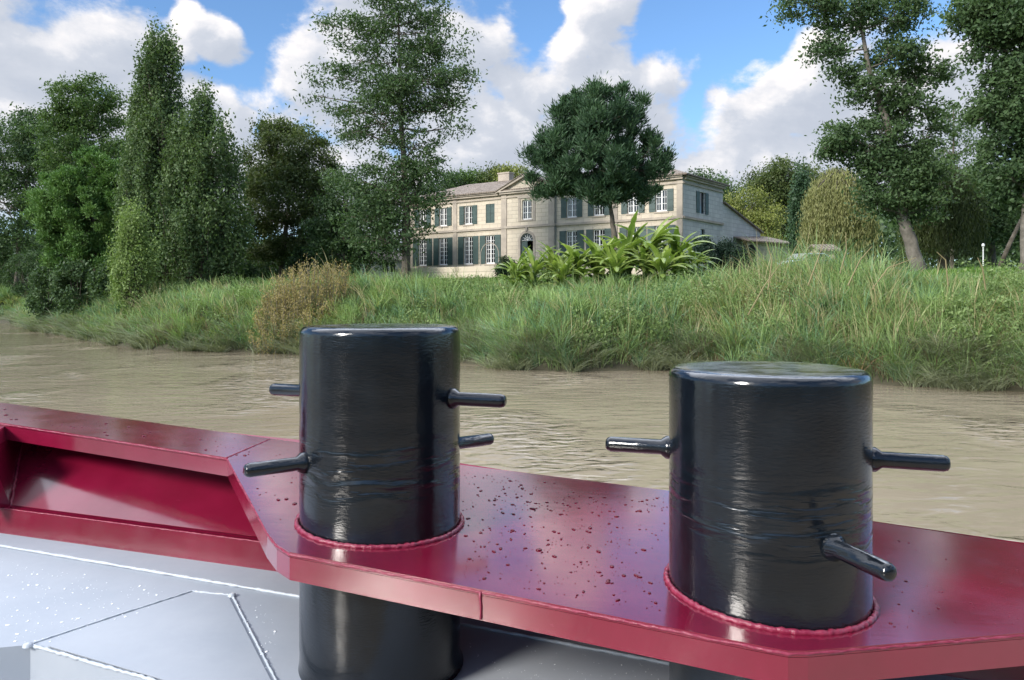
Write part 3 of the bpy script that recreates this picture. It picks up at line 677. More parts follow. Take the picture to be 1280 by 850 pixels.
# pilasters, string course, cornice
mb = MB()
for o_, u, w_ in [(HC, u, .5) for u in (.02, 5.75, 22.75, 28.3)]+[(HCp, CU0+.02, .6), (HCp, CU1-.62, .6)]:
    mb = MB(); mb.box(o_+HL*u+Vector((0, 0, ZB)), HN*.07, HL*w_, Vector((0, 0, ZE-ZB-.01))); mb.build('pilaster', M_trim, house, bevel=.01)
mb = MB()
def course(z, h, pr):
    for a, b_, o in ((-.05, CU0, HC), (CU1, ULEN+.05, HC), (CU0-.05, CU1+.05, HCp)): mb.box(o+HL*a+Vector((0, 0, z)), HN*pr, HL*(b_-a), Vector((0, 0, h)))
    mb.box(HC+Vector((0, 0, z+.003)), SN*pr, SD, Vector((0, 0, h-.006)))
course(ZS-.12, .2, .13); mb.build('string_course', M_trim, house)
mb = MB(); course(ZE-.55, .14, .1); course(ZE-.2, .16, .26); course(ZE-.03, .12, .38); mb.build('cornice', M_trim, house)
# right end wall
wall(HC, SL, SN, 0, SLEN, ZB, ZE, [(2.9, 3.9, V0, V1), (3.1, 3.9, 7.3, 8.9)], M_stoneg, 'end_wall')
mb = MB(); mb.box(HC+SL*2.92-SN*.15+Vector((0, 0, V0)), SL*.96, -SN*.02, Vector((0, 0, V1-V0))); mb.build('end_pane', M_glass, house); mb = MB(); mb.box(HC+SL*3.1-SN*.15+Vector((0, 0, 7.3)), SL*.8, -SN*.02, Vector((0, 0, 1.6))); mb.build('end_pane', M_glass, house)
shutter(HC, SL, SN, 2.3, 2.86, V0, V1); shutter(HC, SL, SN, 3.94, 4.5, V0, V1)
# back and left walls
back = HC+SD
wall(back, HL, -HN, 0, ULEN, ZB, ZE, [], M_stoneg, 'rear_wall'); wall(HC+HL*ULEN, SL, -SN, 0, SLEN, ZB, ZE, [], M_stoneg, 'left_end_wall')
# roof
def roof_poly(name, polys, mat, parent, thick=.12):
    vs = []; fs = []; uv = []
    for pl in polys:
        n = (pl[1]-pl[0]).cross(pl[2]-pl[1]).normalized(); ud = (pl[1]-pl[0]).normalized(); vd = n.cross(ud)
        if n.z < 0: n = -n
        o = len(vs); k = len(pl)
        vs.extend(pl); uv.extend([((p-pl[0]).dot(ud), (p-pl[0]).dot(vd)) for p in pl]); fs.append(tuple(range(o, o+k)))
        vs.extend([p-Vector((0, 0, thick)) for p in pl]); uv.extend([((p-pl[0]).dot(ud), (p-pl[0]).dot(vd)) for p in pl]); fs.append(tuple(range(o+k, o+2*k))[::-1])
        for i in range(k): fs.append((o+i, o+(i+1) % k, o+k+(i+1) % k, o+k+i))
    return mesh_py(name, vs, fs, mat, parent, uvs=uv)
OV = .5; z0 = ZE+.2; up = Vector((0, 0, 1))
f0 = HC-HL*OV+HN*OV+up*z0; f1 = HC+HL*(ULEN+OV)+HN*OV+up*z0; b0 = back-HL*OV-HN*OV+up*z0; b1 = back+HL*(ULEN+OV)-HN*OV+up*z0
r0 = HC+SD*.5+HL*4.0+up*ZR; r1 = HC+SD*.5+HL*(ULEN-4.2)+up*ZR
roof = roof_poly('roof', [[f0, f1, r1, r0], [b1, b0, r0, r1], [b0, f0, r0], [f1, b1, r1]], M_tile, house)
ch = HC+SD*.5+HL*19.6; mb = MB(); mb.box(ch+up*(ZR-.8), HL*1.3, SL*.7, up*1.5); mb.box(ch-HL*.06-SL*.06+up*(ZR+.7), HL*1.42, SL*.82, up*.14)
mb.build('chimney', M_trim, roof)
# pediment
PZ = 14.45; pc = (CU0+CU1)/2
A = HCp+HL*(CU0-.15)+up*(ZE+.09); B = HCp+HL*(CU1+.15)+up*(ZE+.09); Cc = HCp+HL*pc+up*(PZ-.1)
mesh_py('pediment', [A, B, Cc, A-HN*.3, B-HN*.3, Cc-HN*.3], [(0, 1, 2), (0, 2, 5, 3), (1, 4, 5, 2), (3, 5, 4)], M_stone, house, uvs=[(0, 0), (5, 0), (2.5, 1.5)]*2)
mb = MB()
for s in (CU0-.45, CU1+.45):
    a = HCp+HL*s+up*(ZE+.1); c = HCp+HL*pc+up*PZ; mb.prism([a, c, c-up*.24, a-up*.2], HN*.32)
mb.build('raking_cornice', M_trim, house)
a0 = HCp+HN*.4+HL*(CU0-.5)+up*(ZE+.12); a1 = HCp+HN*.4+HL*(CU1+.5)+up*(ZE+.12); c0 = HCp+HN*.4+HL*pc+up*(PZ+.1); c1 = c0-HN*5; 
roof_poly('pediment_roof', [[a0, c0, c1, a0-HN*.9], [c0, a1, a1-HN*.9, c1]], M_tile, house, .08)
# stone base terrace in front of the left range
terr = MB(); o_ = HC+HL*11+HN*3.2; terr.box(o_+up*4.2, HL*16.5, HN*.45, up*1.75)
t_ = terr.build('terrace_wall', M_stone, None, bevel=.02); t_.data.uv_layers.new(name='UVMap')
tag(t_, 'low pale stone terrace wall before the left half of the house', 'wall')
# lean-to and annex behind the right end
k0 = back; k1 = back+SL*8.4
lt = empty('lean_to_barn', (k0.x, k0.y, ZB), 'grey stone lean-to with steep sloping roof line against the right end of the house', 'outbuilding')
vs = [k0+up*ZB, k1+up*ZB, k1+up*9.5, k0+up*11.5]; 
mesh_py('wall', vs+[v+HL*9 for v in vs], [(0, 1, 2, 3), (7, 6, 5, 4), (1, 5, 6, 2)], M_stoneg, lt, uvs=[(0, 0), (8.4, 0), (8.4, 5), (0, 7)]*2)
roof_poly('roof', [[k0-HL*.25+up*11.6, k1-HL*.25+SL*.3+up*9.5, k1+HL*9+SL*.3+up*9.5, k0+HL*9+up*11.6]], M_tile, lt)
an = empty('low_annex', (k1.x, k1.y, ZB), 'low pale stone annex with tiled roof and arched opening beside the cypress', 'outbuilding')
q0 = W(934, 340, 66); q1 = W(992, 340, 70); q0.z = q1.z = 0; AU = (q1-q0).normalized(); AN = Vector((AU.y, -AU.x, 0)); AL = (q1-q0).length
ztop = 3+(HY-303)/F*68
wall(q0, AU, AN, 0, AL, ZB, ztop, [], M_stone, parent=an)
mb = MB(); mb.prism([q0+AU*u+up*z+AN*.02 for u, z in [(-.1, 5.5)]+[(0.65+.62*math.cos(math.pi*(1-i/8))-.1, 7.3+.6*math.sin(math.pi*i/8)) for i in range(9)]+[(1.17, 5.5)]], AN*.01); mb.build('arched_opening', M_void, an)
roof_poly('roof', [[q0-AU*.2+AN*.4+up*(ztop+.02), q1+AU*.2+AN*.4+up*(ztop+.02), q1+AU*.2-AN*3+up*(ztop+.9), q0-AU*.2-AN*3+up*(ztop+.9)]], M_tile, an)
# small hut further right and the low cottage left of the house
def cottage(name, label, px0, px1, d, ywall, yroof, depth, wins, mat, ybase=345):
    a = W(px0, ybase, d); b_ = W(px1, ybase, d); zb = gz(a.x, a.y)-.3; zt = 3+(HY-ywall)/F*d; zr = 3+(HY-yroof)/F*d
    r = empty(name, (a.x, a.y, zb), label, 'outbuilding'); a = Vector((a.x, a.y, 0)); b_ = Vector((b_.x, b_.y, 0)); L = (b_-a).length; Y = Vector((0, 1, 0)); X = Vector((1, 0, 0))
    wall(a, X, -Y, 0, L, zb, zt, [(w[0], w[1], w[2], w[3]) for w in wins], mat, parent=r)
    for w in wins:
        mb = MB(); mb.box(a+X*w[0]+Y*.18+up*w[2], X*(w[1]-w[0]), Y*.02, up*(w[3]-w[2])); mb.build('window', M_glass if w[4] else M_shut, r)
    for x in (0, L): mesh_py('side_wall', [a+X*x+up*zb, a+X*x+Y*depth+up*zb, a+X*x+Y*depth+up*zt, a+X*x+Y*depth*.5+up*zr, a+X*x+up*zt], [(0, 1, 2, 3, 4)], mat, r, uvs=[(0, 0), (depth, 0), (depth, 3), (depth/2, 4), (0, 3)])
    roof_poly('roof', [[a-X*.3-Y*.3+up*zt, b_+X*.3-Y*.3+up*zt, b_+X*.3+Y*depth*.5+up*zr, a-X*.3+Y*depth*.5+up*zr], [b_+X*.3+Y*(depth+.3)+up*zt, a-X*.3+Y*(depth+.3)+up*zt, a-X*.3+Y*depth*.5+up*zr, b_+X*.3+Y*depth*.5+up*zr]], M_tile, r)
cottage('garden_cottage', 'low pale stone cottage half hidden under the tallest tree', 450, 503, 80, 325, 312, 5, [(.6, 1.2, 5.6, 7.0, 0), (2.4, 3.0, 5.9, 7.0, 1), (3.2, 3.8, 5.9, 7.0, 1)], M_stoneg)
cottage('garden_hut', 'small stone hut with tiled roof glimpsed below the willow', 1026, 1044, 52, 312, 304, 2, [(.35, .6, 5.3, 6.0, 1)], M_stone)
# iron arch beside the door
mb = MB(); c_ = HCp+HL*17.2+HN*2.2
mb.tube([c_+HL*(1.0*math.cos(a))+up*(7.0+1.1*math.sin(a)) for a in [math.pi*i/12 for i in range(13)]], .04, 6)
for s in (-1, 1): mb.tube([c_+HL*s*1.0+up*5, c_+HL*s*1.0+up*7], .04, 6)
o = mb.build('garden_arch', M_trim); tag(o, 'thin arched garden frame left of the front door', 'garden arch')

# ------------------------------------------------------------------ odd things on the far bank
d_ = 45; c_ = W(1229, 335, d_); c_.z = gz(c_.x, c_.y); post = empty('marker_post', tuple(c_), 'slim white post standing on the right lawn', 'post')
mb = MB(); mb.tube([c_, c_+up*1.55], .035, 10); mb.build('post', M_white, post)
mb = MB(); mb.tube([c_+up*1.55, c_+up*1.62, c_+up*1.72], [.09, .09, .04], 10); mb.build('cap', M_white, post)
a = W(1247, 335, 46); a.z = gz(a.x, a.y); mb = MB(); mb.tube([a, W(1262, 305, 46), W(1280, 268, 46.3), W(1292, 240, 46.5)], [.15, .13, .11, .07], 8)
o = mb.build('leaning_trunk', M_bark, smooth=True); tag(o, 'dark bare trunk leaning right behind the lawn', 'tree trunk')
a = W(203, 349, 60); a.z = gz(a.x, a.y)
tub = MB(); tub.lathe([(.25, 0), (.3, .3), (.34, .34), (.33, .36), (.28, .33), (.24, .08), (.02, .06)], (a.x, a.y, a.z+.55), 20); 
o = tub.build('white_tub', M_white, smooth=True); tag(o, 'small white tub under the tallest poplar', 'tub')

def make_car(label, px, d, rot, paint):
    c = W(px, 340, d); z = gz(c.x, c.y); r = empty('parked_car', (c.x, c.y, z), label, 'car')
    Mx = Matrix.Translation((c.x, c.y, z)) @ Matrix.Rotation(rot, 4, 'Z')
    def T(x, y, zz): return Mx @ Vector((x, y, zz))
    prof = [(-2.0,.35),(-2.05,.75),(-1.75,.95),(-1.2,1.0),(-.6,1.42),(.7,1.46),(1.5,1.0),(1.95,.85),(2.05,.4)]
    mb = MB(); mb.prism([T(x, -.82, zz) for x, zz in prof], T(0, .82, 0)-T(0, -.82, 0)); mb.build('body', paint, r, bevel=.07, seg=3)
    for s in (-1, 1):
        mb = MB(); y = s*.825; mb.prism([T(x, y, zz) for x, zz in [(-1.05,1.03),(-.58,1.36),(.62,1.39),(1.2,1.03)]], T(0, s*.01, 0)-T(0, 0, 0)); mb.build('side_window', M_glass, r)
    mb = MB(); mb.prism([T(-1.24, -.7, 1.03), T(-1.24, .7, 1.03), T(-.66, .65, 1.42), T(-.66, -.65, 1.42)], T(-.03, 0, .03)-T(0, 0, 0)); mb.build('windscreen', M_glass, r)
    for x in (-1.3, 1.3):
        for s in (-1, 1):
            mb = MB(); mb.tube([T(x, s*.72, .32), T(x, s*.86, .32)], .32, 20); w = mb.build('wheel', M_void, r)
            mb = MB(); mb.tube([T(x, s*.86, .32), T(x, s*.875, .32)], .19, 16); mb.build('rim', M_white, w)
M_blue = simple('pale_blue_car_paint', (.20, .30, .38), (.24, .34, .42), 2, .25, coat=1)
make_car('pale blue car parked behind the reeds beside the cypress', 1010, 50, R(20), M_blue)

# banana plants
def banana(label, px, py, d, scale, nl):
    scale *= 1.25; nl = int(nl*2.1)
    c = W(px, py, d); z = gz(c.x, c.y); r = empty('banana_plant', (c.x, c.y, z), label, 'plant', 'banana plants on the bank')
    mb = MB(); top = max(c.z, z+.9*scale); b_ = Vector((c.x, c.y, z)); t_ = Vector((c.x, c.y, top)); mb.tube([b_, b_.lerp(t_, .5), t_], [.16*scale, .13*scale, .08*scale], 8); mb.build('stem', L_popb, r)
    V = []; Q = []; tn = []
    for k in range(nl):
        a = 2.4*k+random.uniform(-.4, .4); L = scale*random.uniform(1.3, 2.1); el = random.uniform(.5, 1.5); wd = .165*scale*random.uniform(.8, 1.2)
        dx = np.array([math.cos(a), math.sin(a), 0]); side = np.array([-dx[1], dx[0], 0]); p = np.array(t_)+np.array([0, 0, -(top-z)*.75*random.random()**1.8]); ang = el; n = 12; tt = random.random()
        for i in range(n+1):
            t = i/n; w = wd*(math.sin(math.pi*min(1, (t*.92+.08)))**.55)*(.25 if t < .08 else 1)
            dirv = dx*math.cos(ang)+np.array([0, 0, math.sin(ang)]); nrm = np.cross(side, dirv)
            j = random.uniform(.62, 1.0); o = len(V)
            V += [p-side*w*j-nrm*w*-.35, p, p+side*w*j+nrm*w*.35]
            tn += [tt*.7+random.random()*.3, tt*.7+.15, tt*.7+random.random()*.3]
            if i: Q += [(o-3, o-2, o+1, o), (o-2, o-1, o+2, o+1)]
            p = p+dirv*L/n; ang -= (.08+.12*t)*(1.3-el*.4)
    mesh_np('leaves', np.array(V), np.array(Q), L_ban, r, np.array(tn), smooth=True)
for i, (px, py, d, s, nl, lab) in enumerate([
    (812,312,42,1.30,13,'largest banana plant with the highest upright leaves'),(845,318,43,1.25,11,'banana plant whose long leaf reaches right towards the end wall'),(785,318,42,1.2,12,'banana plant just right of the pine trunk'),
    (752,325,41,1.1,12,'banana plant in front of the pine trunk'),(722,330,41,.95,11,'banana plant below the right hand ground floor windows'),(695,334,41,.9,11,'mid height banana plant right of the doorway'),
    (668,338,41,.85,11,'banana plant directly below the doorway'),(645,344,41,.7,10,'lowest banana plant at the left end of the clump'),(828,335,40,1.0,11,'low banana plant in front of the largest one'),
    (770,338,39.5,.9,11,'low banana plant before the pine trunk'),(858,335,42,.95,10,'low banana plant at the right end of the clump'),(705,345,40,.75,10,'small banana plant low in front of the clump')]):
    banana(lab, px, py, d, s, nl)
for k in range(12):
    px = 640+k*20+random.uniform(-6, 6); banana('small banana plant packed low between the larger ones', px, 340-min(14, (px-640)*.1), 40.3+random.uniform(-.8, 2.5), random.uniform(.6, .85), 9)

# ------------------------------------------------------------------ bank grass and reeds
def blades(P, z, L, lean, w, tone, nseg=4):
    n = len(P); a = rng.random(n)*6.283; side = np.column_stack([np.cos(a), np.sin(a), np.zeros(n)])
    base = np.column_stack([P, z]); up_ = np.array([0, 0, 1.0]); pts = []
    k = np.linalg.norm(lean, axis=1, keepdims=True); arch = np.clip(k, .05, 1.1)
    V = []
    for i in range(nseg+1):
        t = i/nseg; h = t - .42*arch*t**2.4
        c = base+up_*(L[:, None]*h)+lean*(L[:, None]*(t**1.7)); ww = (w[:, None]*(1-t)**.7)*(.7 if i == 0 else 1)
        V += [c-side*ww*.5, c+side*ww*.5]
    V = np.stack(V, 1).reshape(-1, 3); m = 2*(nseg+1); b = np.arange(n)*m; Q = []
    for i in range(nseg): Q.append(np.stack([b+2*i, b+2*i+1, b+2*i+3, b+2*i+2], 1))
    return V, np.concatenate(Q), np.repeat(tone, m)
crest_x = [-60,0,130,180,330,345,430,520,600,660,760,850,930,960,1040,1090,1130,1170,1280,1400]
crest_y = [355,355,354,350,354,350,340,342,348,352,350,344,332,320,314,322,340,342,342,342]
def bank_points(n, s0, s1):
    out = []; got = 0
    seg = BANK[1:]-BANK[:-1]; nrm_ = np.column_stack([seg[:, 1], -seg[:, 0]])/np.hypot(seg[:, 0], seg[:, 1])[:, None]
    while got < n:
        m = 300000; px = rng.uniform(-110, 1400, m); y = np.exp(rng.uniform(math.log(19), math.log(125), m)); P = np.column_stack([(px-640)/F*y, y])
        s = bank_dist(P); ok = (s > s0) & (s < s1); ok &= rng.random(m) < np.clip(s0+.9+(s-s0), .15, 1) if s1 < 3 else ok
        P, s, px = P[ok], s[ok], px[ok]; mid = (BANK[1:]+BANK[:-1])/2
        j = ((P[:, None, :]-mid[None])**2).sum(2).argmin(1); out.append((P, s, nrm_[j], px)); got += len(P)
    return tuple(np.concatenate([o[k] for o in out])[:n] for k in range(4))
def reeds(name, label, n, s0, s1, mat, wk, lk, dry=False, upright=False):
    P, s, nn, px = bank_points(n, s0, s1)
    # clumpy: keep by a pseudo noise
    keep = rng.random(len(P)) < np.clip(.75+.5*nz(P[:, 0]*1.7, P[:, 1]*1.9), .5, 1)
    if dry:
        sel = np.interp(px, [0, 330, 380, 420, 600, 850, 940, 1000, 1110, 1160, 1280], [.25, .3, .5, .3, .25, .35, .8, 1, .8, .3, .3]); keep &= rng.random(len(P)) < sel
    P, s, nn, px = P[keep], s[keep], nn[keep], px[keep]; z = ground_z(P)-.03
    cy = np.interp(px, crest_x, crest_y); cz = EYE+(HY-cy)/F*P[:, 1]; Lc = np.clip(cz-3.1-.1, .5, 2.6)
    L = np.interp(s, [0, 2, 5], [0, 0, 1])*Lc + (1-np.interp(s, [0, 2, 5], [0, 0, 1]))*.85
    cl = .6*nz(P[:, 0]*2.3+5, P[:, 1]*2.9)+.5*nz(P[:, 0]*6.3+1, P[:, 1]*5.9)
    L = L*lk*(.65+.5*rng.random(len(P)))*(1+.28*cl)
    ang = nz(P[:, 0]*.8+9, P[:, 1]*.8)*1.6+rng.normal(size=len(P))*.8
    ca, sa = np.cos(ang), np.sin(ang); o = -nn; l2 = np.column_stack([o[:, 0]*ca-o[:, 1]*sa, o[:, 0]*sa+o[:, 1]*ca])
    mag = (.18 if upright else .6)*(.4+1.1*rng.random(len(P)))
    lean = np.column_stack([l2*mag[:, None], np.zeros(len(P))])
    dist = np.hypot(P[:, 0], P[:, 1]); w = wk*np.clip(dist/32, .8, 3)*(.6+.8*rng.random(len(P)))
    tone = np.clip(.45+.3*nz(P[:, 0]*1.1+3, P[:, 1]*1.3)+.25*nz(P[:, 0]*5.1+3, P[:, 1]*4.3)+.7*(rng.random(len(P))-.5), 0, 1)
    V, Q, t = blades(P, z, L, lean, w, tone)
    o_ = mesh_np(name, V, Q, mat, None, t); tag(o_, label, 'reeds', kind='stuff')
def tufts(name, label, nt_, per, s0, s1, mat, wk, lk, mag=(.15, .9), band=None, patch=None):
    P, s, nn, px = bank_points(nt_, s0, s1); n = len(P)
    if patch:
        k = nz(P[:, 0]*patch[0]+patch[1], P[:, 1]*patch[0]*1.2) > -.05+.4*(rng.random(n)-.5); P, s, nn, px = P[k], s[k], nn[k], px[k]; n = len(P)
    if band:
        k = rng.random(n) < np.interp(px, *band); P, s, nn, px = P[k], s[k], nn[k], px[k]; n = len(P)
    cy = np.interp(px, crest_x, crest_y); cz = EYE+(HY-cy)/F*P[:, 1]; Lc = np.clip(cz-3.1, .5, 2.7)
    f = np.interp(s, [0, 2, 5.5], [0, .1, 1]); L = (f*Lc+(1-f)*1.3)*lk*(.5+.6*rng.random(n)+.75*rng.random(n)**7)
    tt = np.clip(.5+.55*(rng.random(n)-.5)+.25*nz(P[:, 0]*.9+3, P[:, 1]*1.1), 0, 1)
    td = rng.random(n)*6.283; tm = rng.random(n)*.5
    i = np.repeat(np.arange(n), per); m = len(i); a = rng.random(m)*6.283; rr = .16*np.sqrt(rng.random(m))
    Q = P[i]+np.column_stack([np.cos(a), np.sin(a)])*rr[:, None]; z = ground_z(Q)-.04
    mg = mag[0]+(mag[1]-mag[0])*rng.random(m)**1.5
    le = np.column_stack([np.cos(a), np.sin(a)])*mg[:, None]+np.column_stack([np.cos(td), np.sin(td)])[i]*tm[i][:, None]-nn[i]*.22
    lean = np.column_stack([le, np.zeros(m)])
    w = wk*np.clip(np.hypot(Q[:, 0], Q[:, 1])/32, .8, 3)*(.6+.8*rng.random(m))
    V, F_, t = blades(Q, z, L[i]*(.55+.5*rng.random(m)), lean, w, np.clip(tt[i]+.35*(rng.random(m)-.5), 0, 1))
    o_ = mesh_np(name, V, F_, mat, None, t); tag(o_, label, 'reeds', kind='stuff')
L_undergrowth = leaf_mat('shaded_reed_blade', (.05, .075, .03), (.17, .22, .09), .3)
L_weed = leaf_mat('pale_weed', (.09, .14, .045), (.22, .29, .11), .25)
reeds('undergrowth_grass', 'dense low green undergrowth between the reed tufts of the far bank', 70000, .1, 9.5, L_undergrowth, .034, .85)
tufts('bank_reeds', 'arching green reed tufts covering the far river bank', 3600, 20, .2, 9.5, L_reed, .036, 1.18, (.15, 1.3))
L_blue = leaf_mat('blue_green_reed', (.065, .135, .07), (.24, .39, .22), .25)
tufts('blue_green_reeds', 'blue green reed tufts between the yellower grass of the bank', 2400, 20, .2, 9.5, L_blue, .040, 1.15, (.3, 1.6), patch=(1.0, 4.0))
L_ygreen = leaf_mat('yellow_green_grass', (.15, .17, .05), (.42, .45, .16), .3)
tufts('yellow_green_grass', 'yellow green grass tufts in patches on the far bank', 1700, 22, .4, 9, L_ygreen, .030, .95, (.3, 1.4), patch=(1.4, 11.0))
tufts('tall_canes', 'tall upright blue green canes crowding the top of the bank', 800, 12, 4.2, 9, L_reed, .032, 1.2, (.05, .4))
tufts('dry_reeds', 'straw coloured dry reeds mixed in along the far bank', 2600, 9, 1.0, 8.5, L_straw, .032, 1.28, (.05, .6), ([0, 330, 380, 420, 600, 850, 940, 1000, 1110, 1160, 1280], [.2, .3, .5, .3, .2, .35, .8, 1, .8, .35, .3]))
L_water = leaf_mat('grey_green_waterside_grass', (.12, .14, .085), (.33, .36, .22), .2)
tufts('waterside_grass', 'pale grey green grass hanging over the edge of the water', 1900, 26, -.3, 1.4, L_water, .034, 1.15, (.8, 2.0), patch=(1.9, 2.0))
L_brown = leaf_mat('dead_stalk', (.10, .06, .035), (.24, .15, .09), .1)
tufts('dead_stalks', 'brown dead stalks low on the bank', 700, 14, .2, 2.6, L_brown, .03, .9, (.2, 1.1), ([0, 330, 400, 560, 640, 850, 900, 940, 1280], [.3, .9, .8, .2, .3, .9, .7, .3, .5]))
def weeds():
    P, s, nn, px = bank_points(1500, .6, 9); k = nz(P[:, 0]*.9+7, P[:, 1]*.7) > .15; P, s, nn, px = P[k], s[k], nn[k], px[k]; n = len(P); z = ground_z(P); i = np.repeat(np.arange(n), 90); m = len(i); h = (.5+.9*rng.random(n)); t = rng.random(m)
    C = np.column_stack([P[i]+rng.normal(size=(m, 2))*(.10+.16*t[:, None]), z[i]+h[i]*t+.1]); ct = rng.random(n)
    V, Q, t4 = leaf_quads(C, rng.normal(size=C.shape)+np.array([0, 0, .5]), .13*(.6+.8*rng.random(m)), .5, np.clip(.6*ct[i]+.4*rng.random(m), 0, 1))
    o = mesh_np('bank_weeds', V, Q, L_weed, None, t4); tag(o, 'leafy pale green weeds scattered through the bank reeds', 'weeds', kind='stuff')
weeds()
L_lawn = leaf_mat('lawn_blade', (.06, .13, .02), (.14, .25, .04), .3)
def lawn():
    P, s, nn, px = bank_points(60000, 8, 26); z = ground_z(P)-.02; n = len(P)
    L = .18+.25*rng.random(n); lean = rng.normal(size=(n, 3))*.3; lean[:, 2] = 0
    V, Q, t = blades(P, z, L, lean, np.full(n, .05), rng.random(n), 2); o = mesh_np('meadow_grass', V, Q, L_lawn, None, t); tag(o, 'short bright grass behind the reeds', 'grass', kind='stuff')
lawn()
# golden bush rising from the slope left of the bollard
def stalky(label, px, d, w, ytop, mat, n, name='shrub', cat='shrub', spread=.25, leafn=60, sz=.13, gr=None):
    c = W(px, ytop, d); z = gz(c.x, c.y); r = empty(name, (c.x, c.y, z), label, cat, gr); mb = MB(); C = []; D = []; tn = []
    for i in range(n):
        a = random.uniform(0, 6.283); rr = math.sqrt(random.random())*w/2; b = Vector((c.x+math.cos(a)*rr, c.y+math.sin(a)*rr*.7, 0)); b.z = gz(b.x, b.y)
        H = (c.z-z)*random.uniform(.55, 1.0)*(1-.35*(rr/(w/2))**2); t = b+Vector((math.cos(a)*spread*rr+random.uniform(-.2, .2), math.sin(a)*spread*rr, H))
        m_ = b.lerp(t, .5)+Vector((random.uniform(-.1, .1), random.uniform(-.1, .1), 0)); mb.tube([b, m_, t], [.018, .012, .005], 4, cap=False)
        k = rng.random(leafn)**.7; A_ = np.array(b)[None]*(1-k[:, None])+np.array(t)[None]*k[:, None]; C.append(A_+rng.normal(size=(leafn, 3))*.09)
        D.append(rng.normal(size=(leafn, 3))*.6+np.array([0, 0, .9])); tn.append(np.clip(k*.5+.5*rng.random(leafn), 0, 1))
    mb.build('stems', M_barkl, r); V, Q, t4 = leaf_quads(np.concatenate(C), np.concatenate(D), sz, .35, np.concatenate(tn)); mesh_np('foliage', V, Q, mat, r, t4)
stalky('tall golden feathery bush on the bank left of the first bollard', 385, 43.5, 4.4, 318, L_gold, 190)
stalky('smaller tawny bush leaning out beside the golden one', 352, 43.0, 2.4, 350, L_gold, 80)
stalky('low tawny bush reaching down to the water below the golden one', 362, 41.6, 3.6, 372, L_gold, 90)
# a few long bent canes
mb = MB()
for (x0, y0, x1, y1, x2, y2, d) in [(935,382,955,358,978,326,30),(1010,345,1022,325,1030,300,29),(1060,345,1075,325,1090,308,29),(1090,350,1110,335,1145,322,29),(960,350,965,325,958,302,30),(1050,330,1058,312,1057,290,30),(1232,350,1228,335,1222,322,27),(1185,345,1182,325,1171,315,27)]:
    mb.tube([W(x0, y0+12, d), W(x1, y1, d), W(x2, y2, d)], [.028, .024, .012], 5)
o = mb.build('bent_canes', L_straw); tag(o, 'long pale bent canes standing out of the reeds', 'reeds', kind='stuff')
# driftwood at the waterline
a = W(62, 414, 70); mb = MB(); mb.tube([(a.x-.8, a.y, .1), (a.x, a.y+.2, .3), (a.x+1.0, a.y-.1, .15)], [.2, .25, .12], 8); mb.tube([(a.x+.1, a.y, .3), (a.x+.5, a.y, .75)], [.1, .04], 6)
o = mb.build('driftwood_log', M_bark, smooth=True); tag(o, 'dark driftwood log at the waterline on the left', 'log')

# ------------------------------------------------------------------ the barge
BLs, BRs = Vector((-.366, 2.068, 0)), Vector((.586, 1.703, 0))
SU = (BRs-BLs).normalized()
def plane_z(x, y, off=0): return 2.384-.048*((x+.366)*SU.x+(y-2.068)*SU.y)-off
def U(px, py, off=0):
    dx = (px-640)/F; dz = (HY-py)/F
    # EYE+dz*t = c0 + c1*t
    c0 = plane_z(0, 0, off); c1 = plane_z(dx, 1, off)-c0; t = (c0-EYE)/(dz-c1)
    return Vector((dx*t, t, EYE+dz*t))
barge = empty('river_barge', (0, 1.8, 0), 'crimson and pale grey steel barge gunwale with two black mooring bollards', 'boat')
DECK = .394
# gunwale cap plate: outer (river) edge and inner edge, from left to right
outer = [U(-420, 446), U(-200, 476), U(0, 503), U(160, 524), U(330, 547), U(575, 581), U(835, 613), U(1090, 652), U(1280, 680), U(1500, 712)]
inner = [U(-420, 468), U(-200, 499), U(0, 528), U(150, 551), U(284, 572), U(325, 648), U(334, 665), U(346, 680), U(362, 690), U(600, 736.5), U(960, 809), U(985, 813.5), U(1010, 813.5), U(1280, 791), U(1500, 772)]
inner_base = inner
n0 = len(outer); top = outer+inner[::-1]
TH = .068
bm = bmesh.new()
tv = [bm.verts.new(p) for p in top]; f = bm.faces.new(tv)
if f.normal.z < 0: f.normal_flip()
r = bmesh.ops.extrude_face_region(bm, geom=[f]); 
for v in [g for g in r['geom'] if isinstance(g, bmesh.types.BMVert)]: v.co.z -= .012
me = bpy.data.meshes.new('gunwale_plate'); bmesh.ops.recalc_face_normals(bm, faces=bm.faces); bmesh.ops.triangulate(bm, faces=[x for x in bm.faces if len(x.verts) > 4]); bm.to_mesh(me); bm.free()
plate = link('gunwale_plate', me, M_red, barge)
# fascia: strip hanging from the inner edge
mb = MB(); th = .010
def offs(pts, dd):      # inward offset in plan (to +y side of the strip)
    out = []
    for i, p in enumerate(pts):
        t = (pts[min(i+1, len(pts)-1)]-pts[max(i-1, 0)]); nrm = Vector((-t.y, t.x, 0)).normalized(); out.append(p+nrm*dd)
    return out
io = offs(inner, th)
for i in range(len(inner)-1):
    a, b_ = inner[i], inner[i+1]; c, d = io[i+1], io[i]
    dn = Vector((0, 0, -TH)); e = Vector((0, 0, -.013))
    mb.add([a+e, b_+e, c+e, d+e, a+dn, b_+dn, c+dn, d+dn], [(0, 1, 5, 4), (3, 7, 6, 2), (4, 5, 6, 7), (0, 3, 2, 1)])
fascia = mb.build('fascia', M_red, barge)
